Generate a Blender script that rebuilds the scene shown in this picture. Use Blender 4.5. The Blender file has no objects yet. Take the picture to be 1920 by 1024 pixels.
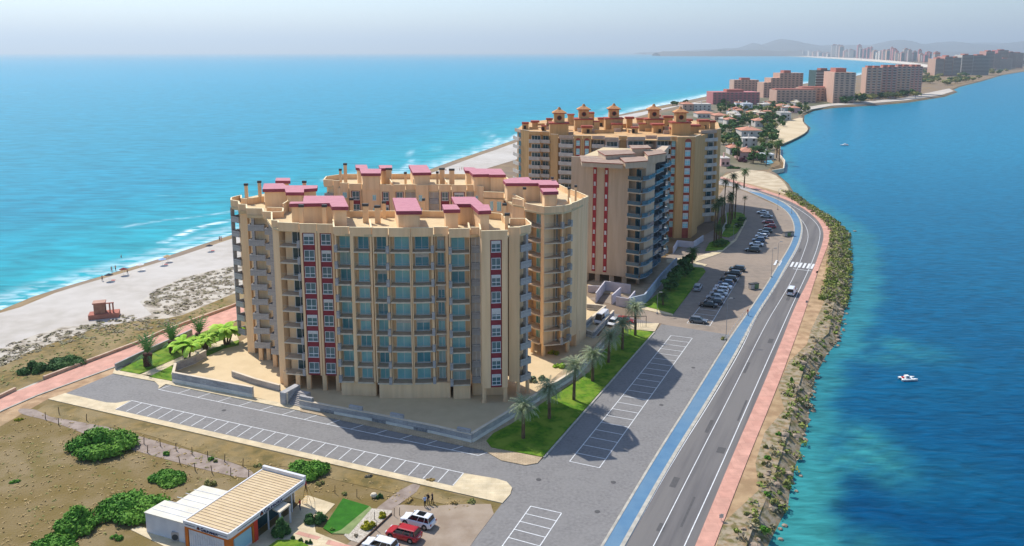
SKY_STR, SUN_STR, EXPO, HAZE, HAZE_COL = 0.15, 4.4, 0.2, 8e-5, (0.80, 0.92, 1.0, 1)
import bpy, bmesh, math, random
import numpy as np
from mathutils import Vector, Matrix
random.seed(7); rng = np.random.default_rng(7)
SC = bpy.context.scene; COL = SC.collection
PI = math.pi
# ---------------------------------------------------------------- camera model
F = 1526.0; PITCH = math.radians(10); H = 61.06; CY = 98 + F*math.tan(PITCH)
def P(px, py, z=0.0):
    "world point at height z that the photograph shows at this place"
    u = (px-960)/F; v = (py-CY)/F
    d = Vector((u, math.cos(PITCH)-v*math.sin(PITCH), -math.sin(PITCH)-v*math.cos(PITCH)))
    t = (z-H)/d.z
    return Vector((0, 0, H)) + d*t
def P2(px, py, z=0.0):
    p = P(px, py, z); return (p.x, p.y)
def at_depth(px, py, Y):
    "point on the vertical plane at distance Y"
    u = (px-960)/F; v = (py-CY)/F
    d = Vector((u, math.cos(PITCH)-v*math.sin(PITCH), -math.sin(PITCH)-v*math.cos(PITCH)))
    return Vector((0, 0, H)) + d*(Y/d.y)
cam = bpy.data.cameras.new('camera'); co = bpy.data.objects.new('camera', cam); COL.objects.link(co)
co.location = (0, 0, H); co.rotation_euler = (PI/2-PITCH, 0, 0)
cam.sensor_width = 36; cam.lens = 36*F/1920; cam.shift_y = -(512-CY)/1920
cam.clip_start = 0.5; cam.clip_end = 200000
SC.camera = co
# ---------------------------------------------------------------- materials
def S(r, g, b):
    f = lambda c: ((c/255+0.055)/1.055)**2.4 if c > 10 else c/255/12.92
    return (f(r), f(g), f(b), 1)
def mat(name, c1, c2=None, scale=1.0, rough=0.85, bump=0.0, c3=None, lo=0.35, hi=0.65, spec=0.3, metal=0, coord='Object', detail=6, bscale=None, stretch=None, fac3=0.5, scale3=None, rot=None):
    m = bpy.data.materials.new(name); m.use_nodes = True
    nt = m.node_tree; n = nt.nodes; L = nt.links
    b = n['Principled BSDF']; b.inputs['Roughness'].default_value = rough
    b.inputs['Specular IOR Level'].default_value = spec; b.inputs['Metallic'].default_value = metal
    b.inputs['Base Color'].default_value = c1
    tc = n.new('ShaderNodeTexCoord'); vec = tc.outputs[coord]
    if rot is not None:
        m0 = n.new('ShaderNodeMapping'); L.new(vec, m0.inputs[0]); m0.inputs['Rotation'].default_value = (0, 0, rot); vec = m0.outputs[0]
    if stretch:
        mp = n.new('ShaderNodeMapping'); L.new(vec, mp.inputs[0]); mp.inputs['Scale'].default_value = stretch; vec = mp.outputs[0]
    out = None
    if c2:
        nz = n.new('ShaderNodeTexNoise'); nz.inputs['Scale'].default_value = scale; nz.inputs['Detail'].default_value = detail
        L.new(vec, nz.inputs['Vector'])
        r = n.new('ShaderNodeMapRange'); r.inputs[1].default_value = lo; r.inputs[2].default_value = hi
        L.new(nz.outputs[0], r.inputs[0])
        mx = n.new('ShaderNodeMix'); mx.data_type = 'RGBA'; L.new(r.outputs[0], mx.inputs[0])
        mx.inputs[6].default_value = c1; mx.inputs[7].default_value = c2; out = mx.outputs[2]
        if c3:
            n2 = n.new('ShaderNodeTexNoise'); n2.inputs['Scale'].default_value = scale3 or scale*0.13; n2.inputs['Detail'].default_value = 4
            L.new(vec, n2.inputs['Vector'])
            r2 = n.new('ShaderNodeMapRange'); r2.inputs[1].default_value = 0.42; r2.inputs[2].default_value = 0.6; r2.inputs[4].default_value = fac3
            L.new(n2.outputs[0], r2.inputs[0])
            m2 = n.new('ShaderNodeMix'); m2.data_type = 'RGBA'; L.new(r2.outputs[0], m2.inputs[0]); L.new(out, m2.inputs[6]); m2.inputs[7].default_value = c3
            out = m2.outputs[2]
        L.new(out, b.inputs['Base Color'])
    if bump:
        nb = n.new('ShaderNodeTexNoise'); nb.inputs['Scale'].default_value = bscale or scale*3; nb.inputs['Detail'].default_value = 5
        L.new(vec, nb.inputs['Vector'])
        bp = n.new('ShaderNodeBump'); bp.inputs['Strength'].default_value = bump; bp.inputs['Distance'].default_value = 0.1
        L.new(nb.outputs[0], bp.inputs['Height']); L.new(bp.outputs[0], b.inputs['Normal'])
    return m
def brickmat(name, c1, c2, mortar, w, h, ms=0.02, rough=0.85, vert=False, bump=0.3):
    m = mat(name, c1, rough=rough); nt = m.node_tree; n = nt.nodes; L = nt.links
    tc = [x for x in n if x.type == 'TEX_COORD'][0]
    br = n.new('ShaderNodeTexBrick'); br.inputs['Color1'].default_value = c1; br.inputs['Color2'].default_value = c2
    br.inputs['Mortar'].default_value = mortar; br.inputs['Scale'].default_value = 1; br.inputs['Mortar Size'].default_value = ms
    br.inputs['Brick Width'].default_value = w; br.inputs['Row Height'].default_value = h
    if vert:
        sx = n.new('ShaderNodeSeparateXYZ'); L.new(tc.outputs['Object'], sx.inputs[0])
        ad = n.new('ShaderNodeMath'); ad.operation = 'ADD'; L.new(sx.outputs[0], ad.inputs[0]); L.new(sx.outputs[1], ad.inputs[1])
        cb = n.new('ShaderNodeCombineXYZ'); L.new(ad.outputs[0], cb.inputs[0]); L.new(sx.outputs[2], cb.inputs[1]); L.new(cb.outputs[0], br.inputs['Vector'])
    else:
        L.new(tc.outputs['Object'], br.inputs['Vector'])
    nz = n.new('ShaderNodeTexNoise'); nz.inputs['Scale'].default_value = 0.5; nz.inputs['Detail'].default_value = 8; L.new(tc.outputs['Object'], nz.inputs['Vector'])
    mx = n.new('ShaderNodeMix'); mx.data_type = 'RGBA'; mx.blend_type = 'MULTIPLY'; mx.inputs[0].default_value = 0.5
    L.new(br.outputs[0], mx.inputs[6]); L.new(nz.outputs[0], mx.inputs[7])
    r = n.new('ShaderNodeMapRange'); r.inputs[1].default_value = 0.3; r.inputs[2].default_value = 0.7; r.inputs[3].default_value = 0.55; r.inputs[4].default_value = 1.15
    L.new(nz.outputs[0], r.inputs[0]); L.new(r.outputs[0], mx.inputs[7])
    L.new(mx.outputs[2], n['Principled BSDF'].inputs['Base Color'])
    return m
# ---------------------------------------------------------------- mesh builder
class MB:
    def __init__(s, M=None): s.v = []; s.f = []; s.mi = []; s.m = 0; s.M = M
    def av(s, pts):
        i = len(s.v)
        for p in pts:
            p = Vector(p)
            s.v.append(tuple(s.M @ p) if s.M else tuple(p))
        return i
    def face(s, *pts):
        i = s.av(pts); s.f.append(tuple(range(i, i+len(pts)))); s.mi.append(s.m); return s
    def box(s, x0, x1, y0, y1, z0, z1):
        i = s.av([(x0,y0,z0),(x1,y0,z0),(x1,y1,z0),(x0,y1,z0),(x0,y0,z1),(x1,y0,z1),(x1,y1,z1),(x0,y1,z1)])
        for q in ((0,3,2,1),(4,5,6,7),(0,1,5,4),(1,2,6,5),(2,3,7,6),(3,0,4,7)):
            s.f.append(tuple(i+k for k in q)); s.mi.append(s.m)
        return s
    def prism(s, pts, z0, z1, top=None):
        pts = [(p[0], p[1]) for p in pts]; n = len(pts)
        if sum(pts[k][0]*pts[(k+1)%n][1]-pts[(k+1)%n][0]*pts[k][1] for k in range(n)) < 0: pts = pts[::-1]
        tp = top or pts
        i = s.av([(x, y, z0) for x, y in pts]); j = s.av([(x, y, z1) for x, y in tp])
        s.f.append(tuple(range(j, j+n))); s.mi.append(s.m)
        s.f.append(tuple(range(i+n-1, i-1, -1))); s.mi.append(s.m)
        for k in range(n):
            l = (k+1) % n; s.f.append((i+k, i+l, j+l, j+k)); s.mi.append(s.m)
        return s
    def tube(s, a, b, ra, rb=None, n=8, cap=True):
        a = Vector(a); b = Vector(b); rb = ra if rb is None else rb
        d = (b-a).normalized(); x = d.orthogonal().normalized(); y = d.cross(x)
        i = s.av([a+(x*math.cos(2*PI*k/n)+y*math.sin(2*PI*k/n))*ra for k in range(n)])
        j = s.av([b+(x*math.cos(2*PI*k/n)+y*math.sin(2*PI*k/n))*rb for k in range(n)])
        for k in range(n):
            l = (k+1) % n; s.f.append((i+k, i+l, j+l, j+k)); s.mi.append(s.m)
        if cap:
            s.f.append(tuple(range(j, j+n))); s.mi.append(s.m); s.f.append(tuple(range(i+n-1, i-1, -1))); s.mi.append(s.m)
        return s
    def bar(s, a, b, w, h, up=None):
        "rectangular bar from a to b (bottom-centre line), width w, height h"
        a = Vector(a); b = Vector(b); d = (b-a); d.z = 0; d.normalize(); n = Vector((-d.y, d.x, 0))*w/2; u = Vector((0, 0, h))
        i = s.av([a-n, b-n, b+n, a+n, a-n+u, b-n+u, b+n+u, a+n+u])
        for q in ((0,3,2,1),(4,5,6,7),(0,1,5,4),(1,2,6,5),(2,3,7,6),(3,0,4,7)):
            s.f.append(tuple(i+k for k in q)); s.mi.append(s.m)
        return s
    def mesh(s, name, mats):
        me = bpy.data.meshes.new(name); me.from_pydata(s.v, [], s.f)
        if not isinstance(mats, (list, tuple)): mats = [mats]
        for m in mats: me.materials.append(m)
        if len(mats) > 1: me.polygons.foreach_set('material_index', s.mi)
        me.update(); return me
    def build(s, name, mats, parent=None, smooth=False):
        me = s.mesh(name, mats)
        if smooth: me.polygons.foreach_set('use_smooth', [True]*len(me.polygons))
        return ob(name, me, parent)
def ob(name, me, parent=None, loc=None, rz=None):
    o = bpy.data.objects.new(name, me); COL.objects.link(o)
    if parent is not None: o.parent = parent
    if loc is not None: o.location = loc
    if rz is not None: o.rotation_euler = (0, 0, rz)
    return o
def tag(o, label=None, cat=None, group=None, kind=None):
    if label: o['label'] = label
    if cat: o['category'] = cat
    if group: o['group'] = group
    if kind: o['kind'] = kind
    return o
def thing(name, label, cat, loc=(0,0,0), rz=0, group=None):
    return tag(ob(name, None, None, loc, rz), label, cat, group)
def kids(o): return [c for c in bpy.data.objects if c.parent == o]
def copy_tree(o, parent=None, ch=None):
    c = o.copy(); COL.objects.link(c)
    if parent is not None: c.parent = parent
    for k in TREE.get(o.name, []) or []: copy_tree(k, c)
    return c
TREE = {}
def reg(o):
    "remember the children of a prototype so that copies are fast"
    ks = kids(o); TREE[o.name] = ks
    for k in ks: reg(k)
    return o
ORD = ['first','second','third','fourth','fifth','sixth','seventh','eighth','ninth','tenth','eleventh','twelfth','thirteenth','fourteenth','fifteenth','sixteenth','seventeenth','eighteenth','nineteenth','twentieth']
def ordw(i):
    if i >= 100: return 'hundred and '+ordw(i-100)
    if i == 99: return 'hundredth'
    if i < 20: return ORD[i]
    t = {2:'twenty',3:'thirty',4:'forty',5:'fifty',6:'sixty',7:'seventy',8:'eighty',9:'ninety'}[(i+1)//10]
    return (t[:-1]+'ieth') if (i+1) % 10 == 0 else t+'-'+ORD[(i+1) % 10-1]
def chaikin(pts, n=2, closed=False):
    for _ in range(n):
        q = [] if closed else [pts[0]]
        rngk = range(len(pts)) if closed else range(len(pts)-1)
        for k in rngk:
            a = pts[k]; b = pts[(k+1) % len(pts)]
            q += [(a[0]*.75+b[0]*.25, a[1]*.75+b[1]*.25), (a[0]*.25+b[0]*.75, a[1]*.25+b[1]*.75)]
        if not closed: q.append(pts[-1])
        pts = q
    return pts
def WP(pxs, z=0): return [P2(x, y, z) for x, y in pxs]
def sheet(name, pxs, m, z, z0=None, kind='structure', smooth=0, world=False):
    pts = pxs if world else WP(pxs, z)
    if smooth: pts = chaikin(pts, smooth, True)
    o = MB().prism(pts, z-0.6 if z0 is None else z0, z).build(name, m)
    return tag(o, kind=kind)
# ---------------------------------------------------------------- light
SUN_EL = math.radians(50); 
sx, sy = -0.64, 0.77
w = bpy.data.worlds.new('World'); SC.world = w; w.use_nodes = True
nt = w.node_tree; bg = nt.nodes['Background']; sky = nt.nodes.new('ShaderNodeTexSky')
sky.sky_type = 'NISHITA'; sky.sun_disc = False; sky.sun_elevation = SUN_EL; sky.sun_rotation = math.atan2(sx, sy)
sky.altitude = 0; sky.air_density = 1.0; sky.dust_density = 0.8; sky.ozone_density = 5.0
nt.links.new(sky.outputs[0], bg.inputs[0]); bg.inputs[1].default_value = SKY_STR
sl = bpy.data.lights.new('sun', 'SUN'); so = bpy.data.objects.new('sun', sl); COL.objects.link(so)
sl.energy = SUN_STR; sl.angle = math.radians(0.5); sl.color = (1, 0.955, 0.88)
sd = Vector((sx*math.cos(SUN_EL), sy*math.cos(SUN_EL), math.sin(SUN_EL)))
so.rotation_euler = sd.to_track_quat('Z', 'Y').to_euler()
SC.view_settings.view_transform = 'Standard'; SC.view_settings.look = 'None'; SC.view_settings.gamma = 1; SC.view_settings.exposure = EXPO
SC.render.engine = 'CYCLES'
SC.cycles.max_bounces = 6; SC.cycles.diffuse_bounces = 3; SC.cycles.glossy_bounces = 2; SC.cycles.transparent_max_bounces = 12
SC.cycles.volume_bounces = 0; SC.cycles.use_denoising = True; SC.cycles.caustics_reflective = False; SC.cycles.caustics_refractive = False
# ---------------------------------------------------------------- water
ZW = -1.5
SEA_SHORE = [(-900,860),(-500,730),(-200,640),(0,582),(60,557),(120,538),(200,515),(300,485),(380,458),(430,442),(520,412),(640,374),(760,334),(860,298),(900,285),(965,262),(1100,228),(1240,198),(1300,186),(1345,176),(1420,167),(1500,158),(1600,143),(1660,130),(1690,124),(1700,120.5),(1660,117.5),(1600,113),(1500,106.5),(1400,103),(1300,101)]
LAG_SHORE = [(1330,1420),(1400,1150),(1440,1024),(1470,950),(1483,900),(1500,840),(1510,790),(1517,750),(1530,700),(1545,665),(1572,640),(1577,600),(1590,540),(1591,480),(1588,440),(1570,420),(1540,400),(1510,382),(1490,365),(1479,345),(1462,330),(1452,322),(1470,315),(1471,305),(1463,290),(1464,275),(1492,262),(1515,248),(1520,240),(1508,229),(1508,217),(1525,208),(1560,203),(1640,198),(1700,193),(1770,182),(1796,173),(1788,168.5),(1800,163),(1840,153),(1880,141),(1920,134.5),(2010,129),(2150,124),(2500,121)]
seaW = [P2(x, y, ZW) for x, y in SEA_SHORE]; lagW = [P2(x, y, ZW) for x, y in LAG_SHORE]
def segdist(px, py, line):
    d = np.full(px.shape, 1e9)
    for (ax, ay), (bx, by) in zip(line[:-1], line[1:]):
        dx, dy = bx-ax, by-ay; t = np.clip(((px-ax)*dx+(py-ay)*dy)/(dx*dx+dy*dy), 0, 1)
        d = np.minimum(d, np.hypot(px-ax-t*dx, py-ay-t*dy))
    return d
def watermat(name, deep, mid, shallow, wscale, far=None, pat=None):
    m = bpy.data.materials.new(name); m.use_nodes = True; nt = m.node_tree; n = nt.nodes; L = nt.links; b = n['Principled BSDF']
    b.inputs['Roughness'].default_value = 0.32; b.inputs['Specular IOR Level'].default_value = 0.03
    at = n.new('ShaderNodeAttribute'); at.attribute_name = 'depth'
    sep = n.new('ShaderNodeSeparateColor'); L.new(at.outputs['Color'], sep.inputs[0])
    geo = n.new('ShaderNodeNewGeometry')
    mp = n.new('ShaderNodeMapping'); mp.inputs['Rotation'].default_value = (0, 0, math.radians(-28 if name == 'sea' else 6)); L.new(geo.outputs['Position'], mp.inputs[0])
    mp.inputs['Scale'].default_value = (0.3, 1, 1)
    def noise(sc, det, dist=0):
        q = n.new('ShaderNodeTexNoise'); q.inputs['Scale'].default_value = sc; q.inputs['Detail'].default_value = det; q.inputs['Distortion'].default_value = dist; L.new(mp.outputs[0], q.inputs['Vector']); return q
    n1 = noise(wscale, 9, 0.4); n2 = noise(wscale*0.06, 5)
    def mix(f, a, bb):
        x = n.new('ShaderNodeMix'); x.data_type = 'RGBA'
        for k, v in ((0, f), (6, a), (7, bb)):
            if isinstance(v, (tuple, float)): x.inputs[k].default_value = v
            else: L.new(v, x.inputs[k])
        return x.outputs[2]
    def rngm(v, a, c, d=0.0, e=1.0):
        r = n.new('ShaderNodeMapRange'); L.new(v, r.inputs[0]); r.inputs[1].default_value = a; r.inputs[2].default_value = c; r.inputs[3].default_value = d; r.inputs[4].default_value = e; return r.outputs[0]
    c = mix(sep.outputs[1], deep, mid)                     # G: towards the open water
    c = mix(rngm(n2.outputs[0], 0.35, 0.65, 0, 0.35 if name == 'sea' else 0.12), c, mid)
    c = mix(sep.outputs[0], c, shallow)                    # R: shallow bottom
    dark = n.new('ShaderNodeMix'); dark.data_type = 'RGBA'; dark.blend_type = 'MULTIPLY'; dark.inputs[0].default_value = 1
    L.new(c, dark.inputs[6]); L.new(rngm(n1.outputs[0], 0.3, 0.7, 0.7, 1.28), dark.inputs[7])  # light and dark of the ripples painted into the water colour
    c = dark.outputs[2]
    if name == 'sea':
        fm = n.new('ShaderNodeMath'); fm.operation = 'MULTIPLY'; L.new(sep.outputs[2], fm.inputs[0])
        n3 = noise(0.35, 9, 1.0); L.new(rngm(n3.outputs[0], 0.38, 0.56), fm.inputs[1])
        c = mix(fm.outputs[0], c, (0.85, 0.93, 0.95, 1))
        n4 = noise(0.06, 9, 1.5)
        fl = rngm(n4.outputs[0], 0.72, 0.76, 0, 0.4); c = mix(fl, c, (0.5, 0.85, 0.9, 1))
    L.new(c, b.inputs['Base Color'])
    bp = n.new('ShaderNodeBump'); bp.inputs['Strength'].default_value = 0.35; bp.inputs['Distance'].default_value = 0.5; L.new(n1.outputs[0], bp.inputs['Height']); L.new(bp.outputs[0], b.inputs['Normal'])
    return m
def water(name, side, m):
    D = np.concatenate([np.linspace(60, 420, 150), np.geomspace(424, 60000, 110)])
    T = np.linspace(-0.86, 0.86, 240)
    X = D[:, None]*T[None, :]; Y = np.repeat(D[:, None], len(T), 1)
    # side of the spit: centre line between the two shores
    cl = [P2(x, y) for x, y in [(700,1500),(800,1024),(1150,500),(1300,250),(1420,200),(1600,160),(1720,140),(1800,110),(1900,102)]]
    cx = np.interp(Y, [c[1] for c in cl], [c[0] for c in cl]); cx = np.where(Y > cl[-1][1], 1e9, cx)
    left = X < cx
    ds = segdist(X, Y, seaW); dl = segdist(X, Y, lagW)
    nr, nc = X.shape; v = np.stack([X, Y, np.full_like(X, ZW)], -1).reshape(-1, 3)
    idx = np.arange(nr*nc).reshape(nr, nc)
    f = np.stack([idx[:-1, :-1], idx[:-1, 1:], idx[1:, 1:], idx[1:, :-1]], -1).reshape(-1, 4)
    lf = left[:-1, :-1].reshape(-1); f = f[lf] if side == 'L' else f[~lf]
    me = bpy.data.meshes.new(name); me.from_pydata(v.tolist(), [], f.tolist()); me.materials.append(m)
    at = me.color_attributes.new('depth', 'FLOAT_COLOR', 'POINT'); c = np.zeros((nr*nc, 4)); c[:, 3] = 1
    if side == 'L':
        d = ds.reshape(-1); yy = Y.reshape(-1); xx = X.reshape(-1)
        c[:, 0] = np.clip(1-d/110, 0, 1)**1.3*0.7
        c[:, 1] = np.clip((yy-150)/1800, 0, 1)
        wob = 4*np.sin(yy*0.03)+3*np.sin(yy*0.11+1)
        foam = .7*np.exp(-((d-1.2)/1.6)**2) + 1.0*np.exp(-((d-13-wob)/1.5)**2)*(np.sin(yy*0.045+0.6) > -0.1) + 0.35*np.exp(-((d-7)/4)**2) + 0.4*np.exp(-((d-34-2*wob)/1.6)**2)*(np.sin(yy*0.06+2) > 0.45)
        foam += 1.0*np.exp(-(d/14)**2)*(yy > 900)
        c[:, 2] = np.clip(foam, 0, 1)
    else:
        d = dl.reshape(-1); yy = Y.reshape(-1); xx = X.reshape(-1)
        c[:, 1] = np.clip((yy-110)/420, 0, 1)**0.8
        wd = np.interp(yy, [70, 95, 110, 135, 150, 175, 200, 260, 330, 420], [9, 8, 6, 4.5, 4.5, 5.5, 8, 9, 8, 6])
        wd = wd+.8*np.sin(yy*0.35)+0.6*np.sin(yy*0.93+2)
        sh = 1/(1+np.exp((d-wd)/0.8))
        sh = np.clip(sh*np.interp(yy, [90, 140, 210, 300], [0.9, 0.6, 0.5, 0.35]), 0, 1)
        for (bx, by, rx, ry, s, z) in ((1640,835,5,9,.8,0),(1590,840,6,5,.8,0),(1625,805,4,6,.7,0),(1655,870,3,5,.5,0),(1685,635,4,5,.65,0),(1665,660,4,4,.5,0),(1725,650,7,6,.4,0),(1620,660,4,3,.4,0),(1600,1000,6,4,.5,0),(1740,870,12,7,.12,0),(1560,790,5,6,.4,0)):
            q = P2(bx, by); sh = np.maximum(sh, s*(.75+.25*np.sin(xx*1.1+yy*.6))*np.exp(-((xx-q[0])/rx)**2-((yy-q[1])/ry)**2))
        c[:, 0] = np.clip(sh, 0, 1)
    at.data.foreach_set('color', c.reshape(-1).astype(np.float32))
    return tag(ob(name, me), kind='structure')
water('sea', 'L', watermat('sea', S(0,134,156), S(0,144,174), S(30,164,168), 0.3))
water('lagoon', 'R', watermat('lagoon', S(0,66,104), S(4,120,152), S(58,142,138), 0.9))
# ---------------------------------------------------------------- land
m_ground = mat('ground_earth', S(150,128,95), S(122,96,58), 0.12, 0.95, 0.6, c3=S(128,112,98), bscale=1.5, scale3=0.03, fac3=0.8)
def outward(line, sgn):
    out = []
    for i in range(len(line)):
        a = Vector(line[max(i-1, 0)]); b = Vector(line[min(i+1, len(line)-1)]); t = (b-a).normalized(); out.append(Vector((-t.y, t.x))*sgn)
    return out
def shorew(y): return 0
poly = [Vector(p) for p in seaW] ; nL = outward(seaW, 1)
land = [(p, n, min(10, 3+p.y*0.02)) for p, n in zip(poly, nL)]
land += [(Vector(P2(1250, 99.6, ZW)), Vector((-1, 0)), 10), (Vector((-6500, 42000)), Vector((-1, 0)), 10), (Vector((60000, 42000)), Vector((1, 0)), 10), (Vector((60000, 4200)), Vector((1, -1)), 10)]
nR = outward(lagW, -1)
land += [(Vector(p), n, 2.5) for p, n in reversed(list(zip(lagW, nR)))]
land += [(Vector((30, 20)), Vector((0, -1)), 2), (Vector((-150, 20)), Vector((0, -1)), 2)]
mb = MB()
n = len(land)
top = [(*(p-nn*w_), 0.0) for p, nn, w_ in land]; mid = [(*p, ZW) for p, nn, w_ in land]; bot = [(*(p+nn*8), -4) for p, nn, w_ in land]
i0 = mb.av(top); i1 = mb.av(mid); i2 = mb.av(bot)
mb.f.append(tuple(range(i0+n-1, i0-1, -1))); mb.mi.append(0)
for k in range(n):
    l = (k+1) % n
    for a, b in ((i0, i1), (i1, i2)): mb.f.append((a+k, a+l, b+l, b+k)); mb.mi.append(0)
me = mb.mesh('ground', m_ground); bm = bmesh.new(); bm.from_mesh(me); bmesh.ops.triangulate(bm, faces=[f for f in bm.faces if len(f.verts) > 4]); bmesh.ops.recalc_face_normals(bm, faces=bm.faces); bm.to_mesh(me); bm.free()
tag(ob('ground', me), kind='structure')
# ---------------------------------------------------------------- ground sheets
m_sand = mat('beach_sand', S(192,184,174), S(178,170,158), 0.25, 0.95, 0.3, c3=S(202,196,188))
m_wet = mat('wet_sand', S(170,155,135), S(185,170,150), 0.3, 0.6)
m_dune = mat('dune_sand', S(192,184,170), S(112,100,84), 0.30, 0.95, 0.8, lo=0.46, hi=0.60, c3=S(190,178,160), detail=10)
m_dry = mat('dry_grass_ground', S(136,114,66), S(104,92,52), 0.55, 0.95, 1.0, c3=S(156,136,100), detail=10, bscale=3, lo=0.4, hi=0.6, scale3=0.12, fac3=0.6)
m_lot = mat('field_earth', S(136,118,84), S(118,102,58), 0.22, 0.95, 1.0, lo=0.42, hi=0.58, c3=S(118,98,52), detail=10, bscale=3, scale3=0.05, fac3=0.75)
m_track = mat('dirt_track', S(164,148,136), S(136,120,108), 0.6, 0.95, 0.5, detail=10)
m_dirt = mat('lot_dirt', S(160,144,128), S(140,122,104), 0.5, 0.95, 0.5, c3=S(170,152,130))
m_shore = mat('shore_dirt', S(190,158,122), S(160,128,96), 0.4, 0.95, 0.7, c3=S(140,122,86), lo=.4, hi=.6)
m_paver = mat('grey_paver', S(136,133,130), S(114,111,109), 2.2, 0.8, 0.15, c3=S(134,131,128), lo=0.3, hi=0.7)
m_asph = mat('asphalt', S(112,108,106), S(100,97,96), 1.1, 0.85, 0.2, c3=S(120,116,112), detail=8, rot=math.radians(25), stretch=(1, 0.05, 1), scale3=0.5, fac3=.8)
m_asph2 = mat('parking_asphalt', S(150,135,120), S(134,121,108), 0.6, 0.85, 0.2, c3=S(160,142,124), detail=8)
m_asph3 = mat('lane_asphalt', S(136,128,122), S(122,115,110), 0.5, 0.85, 0.2)
m_white = mat('road_paint', S(232,232,230), S(205,205,203), 3, 0.6)
m_blue = mat('blue_path_paint', S(80,120,152), S(94,132,160), 0.5, 0.7, lo=.3, hi=.7, c3=S(112,138,156))
m_pink = brickmat('pink_paving', S(212,160,140), S(203,150,131), S(190,142,124), 2.0, 2.0, 0.03)
m_beige = brickmat('beige_paving', S(220,202,168), S(212,192,156), S(206,188,150), 1.2, 0.6, 0.03)
m_plaza = mat('plaza_beige', S(214,190,150), S(206,182,142), 0.4, 0.85, 0.05)
m_browns = brickmat('sidewalk_brown', S(196,174,142), S(186,162,130), S(160,140,112), 0.8, 0.4, 0.03)
m_lawn = mat('lawn_green', S(96,138,18), S(66,106,8), 1.6, 0.95, 1.0, c3=S(134,152,48), detail=8, bscale=8, scale3=0.35, fac3=.7)
m_lawn2 = mat('lawn_artificial', S(50,112,22), S(40,98,16), 1.0, 0.95, 0.5)
m_kerb = mat('kerb_stone', S(190,184,170), S(165,160,148), 1, 0.9)
m_conc = mat('concrete_pale', S(228,214,190), S(212,198,174), 0.5, 0.9)
m_concg = mat('concrete_grey', S(176,170,164), S(158,152,148), 0.5, 0.9)

def strip(name, line, w0, w1, m, z, z0=None, world=False):
    "a sheet that follows a line of picture points, between two offsets in metres (left positive)"
    L = line if world else WP(line, z); nn = outward(L, 1); L = [Vector(p) for p in L]
    a = [tuple(p+n_*w0) for p, n_ in zip(L, nn)]; b = [tuple(p+n_*w1) for p, n_ in zip(L, nn)]
    return sheet(name, a+b[::-1], m, z, z0, world=True)
# beach on the left
sheet('beach', WP(SEA_SHORE[:16]+[(1250,204),(1100,245),(965,300),(800,350),(640,400),(520,450),(430,500),(340,521),(300,540),(262,566),(285,590),(215,610),(120,612),(60,630),(0,655),(-200,720),(-500,830),(-900,960)], 0)
      if False else [tuple(Vector(p)-n_*min(10, 3+p[1]*.02)*1.0) for p, n_ in zip(seaW[:17], nL)]+WP([(1345,184),(1250,204),(1100,245),(965,300),(800,350),(640,400),(520,450),(430,500),(340,521),(300,540),(262,566),(285,590),(215,610),(120,612),(60,630),(0,655),(-200,720),(-500,830),(-900,960)], 0.03), m_sand, 0.03, world=True)
sheet('dune', [(640,400),(520,450),(430,500),(340,521),(300,540),(262,566),(285,590),(215,610),(120,612),(60,630),(0,655),(-200,720),(-500,830),(-500,990),(-200,840),(0,755),(82,712),(264,641),(308,622),(434,576),(520,540),(640,490)], m_dune, 0.06)
dr = [[(-500,900),(0,690),(60,655),(110,640),(180,615),(260,600),(330,596),(380,575),(434,552),(520,520),(520,540),(434,574),(308,620),(264,639),(82,710),(0,745),(-500,960)]]
for k, q in enumerate(dr): sheet('dry_grass_strip', q, m_dry, 0.09, smooth=1)
# promenade
prom = [(-700,1120),(0,770),(67,741),(217,686),(308,650),(434,603),(560,556),(700,500)]
proml = [(700,455),(560,520),(434,578),(308,625),(264,643),(82,714),(0,746),(-700,1060)]
sheet('promenade', prom+proml, m_pink, 0.14)
strip('promenade_kerb', prom, 0, -0.35, m_kerb, 0.2)
sheet('sand_verge', [(-700,1120),(0,771),(67,742),(217,687),(308,651),(330,690),(215,702),(122,738),(90,748),(0,800),(-300,950)], m_shore, 0.05)
# lower left field
sheet('field', [(-300,950),(0,785),(90,745),(130,745),(942,941),(930,970),(880,1024),(800,1150),(700,1400),(-500,1400)], m_lot, 0.04)
sheet('dry_grass_verge', [(95,752),(200,776),(400,822),(600,868),(760,905),(930,945),(905,960),(760,930),(600,893),(520,870),(470,878),(380,850),(280,815),(200,800),(60,775)], m_dry, 0.08, smooth=1)
sheet('dirt_track', [(40,762),(150,785),(250,815),(340,840),(430,865),(480,885),(470,900),(380,880),(300,858),(200,830),(100,790),(30,775)], m_track, 0.07, smooth=2)
sheet('worn_footpath', [(768,905),(795,912),(735,955),(700,975),(690,965)], m_track, 0.10, smooth=1)
sheet('dirt_lot', [(940,945),(880,1024),(800,1150),(560,1150),(640,1030),(675,1000),(700,960),(740,945),(800,950),(860,945)], m_dirt, 0.09, smooth=1)
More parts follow.
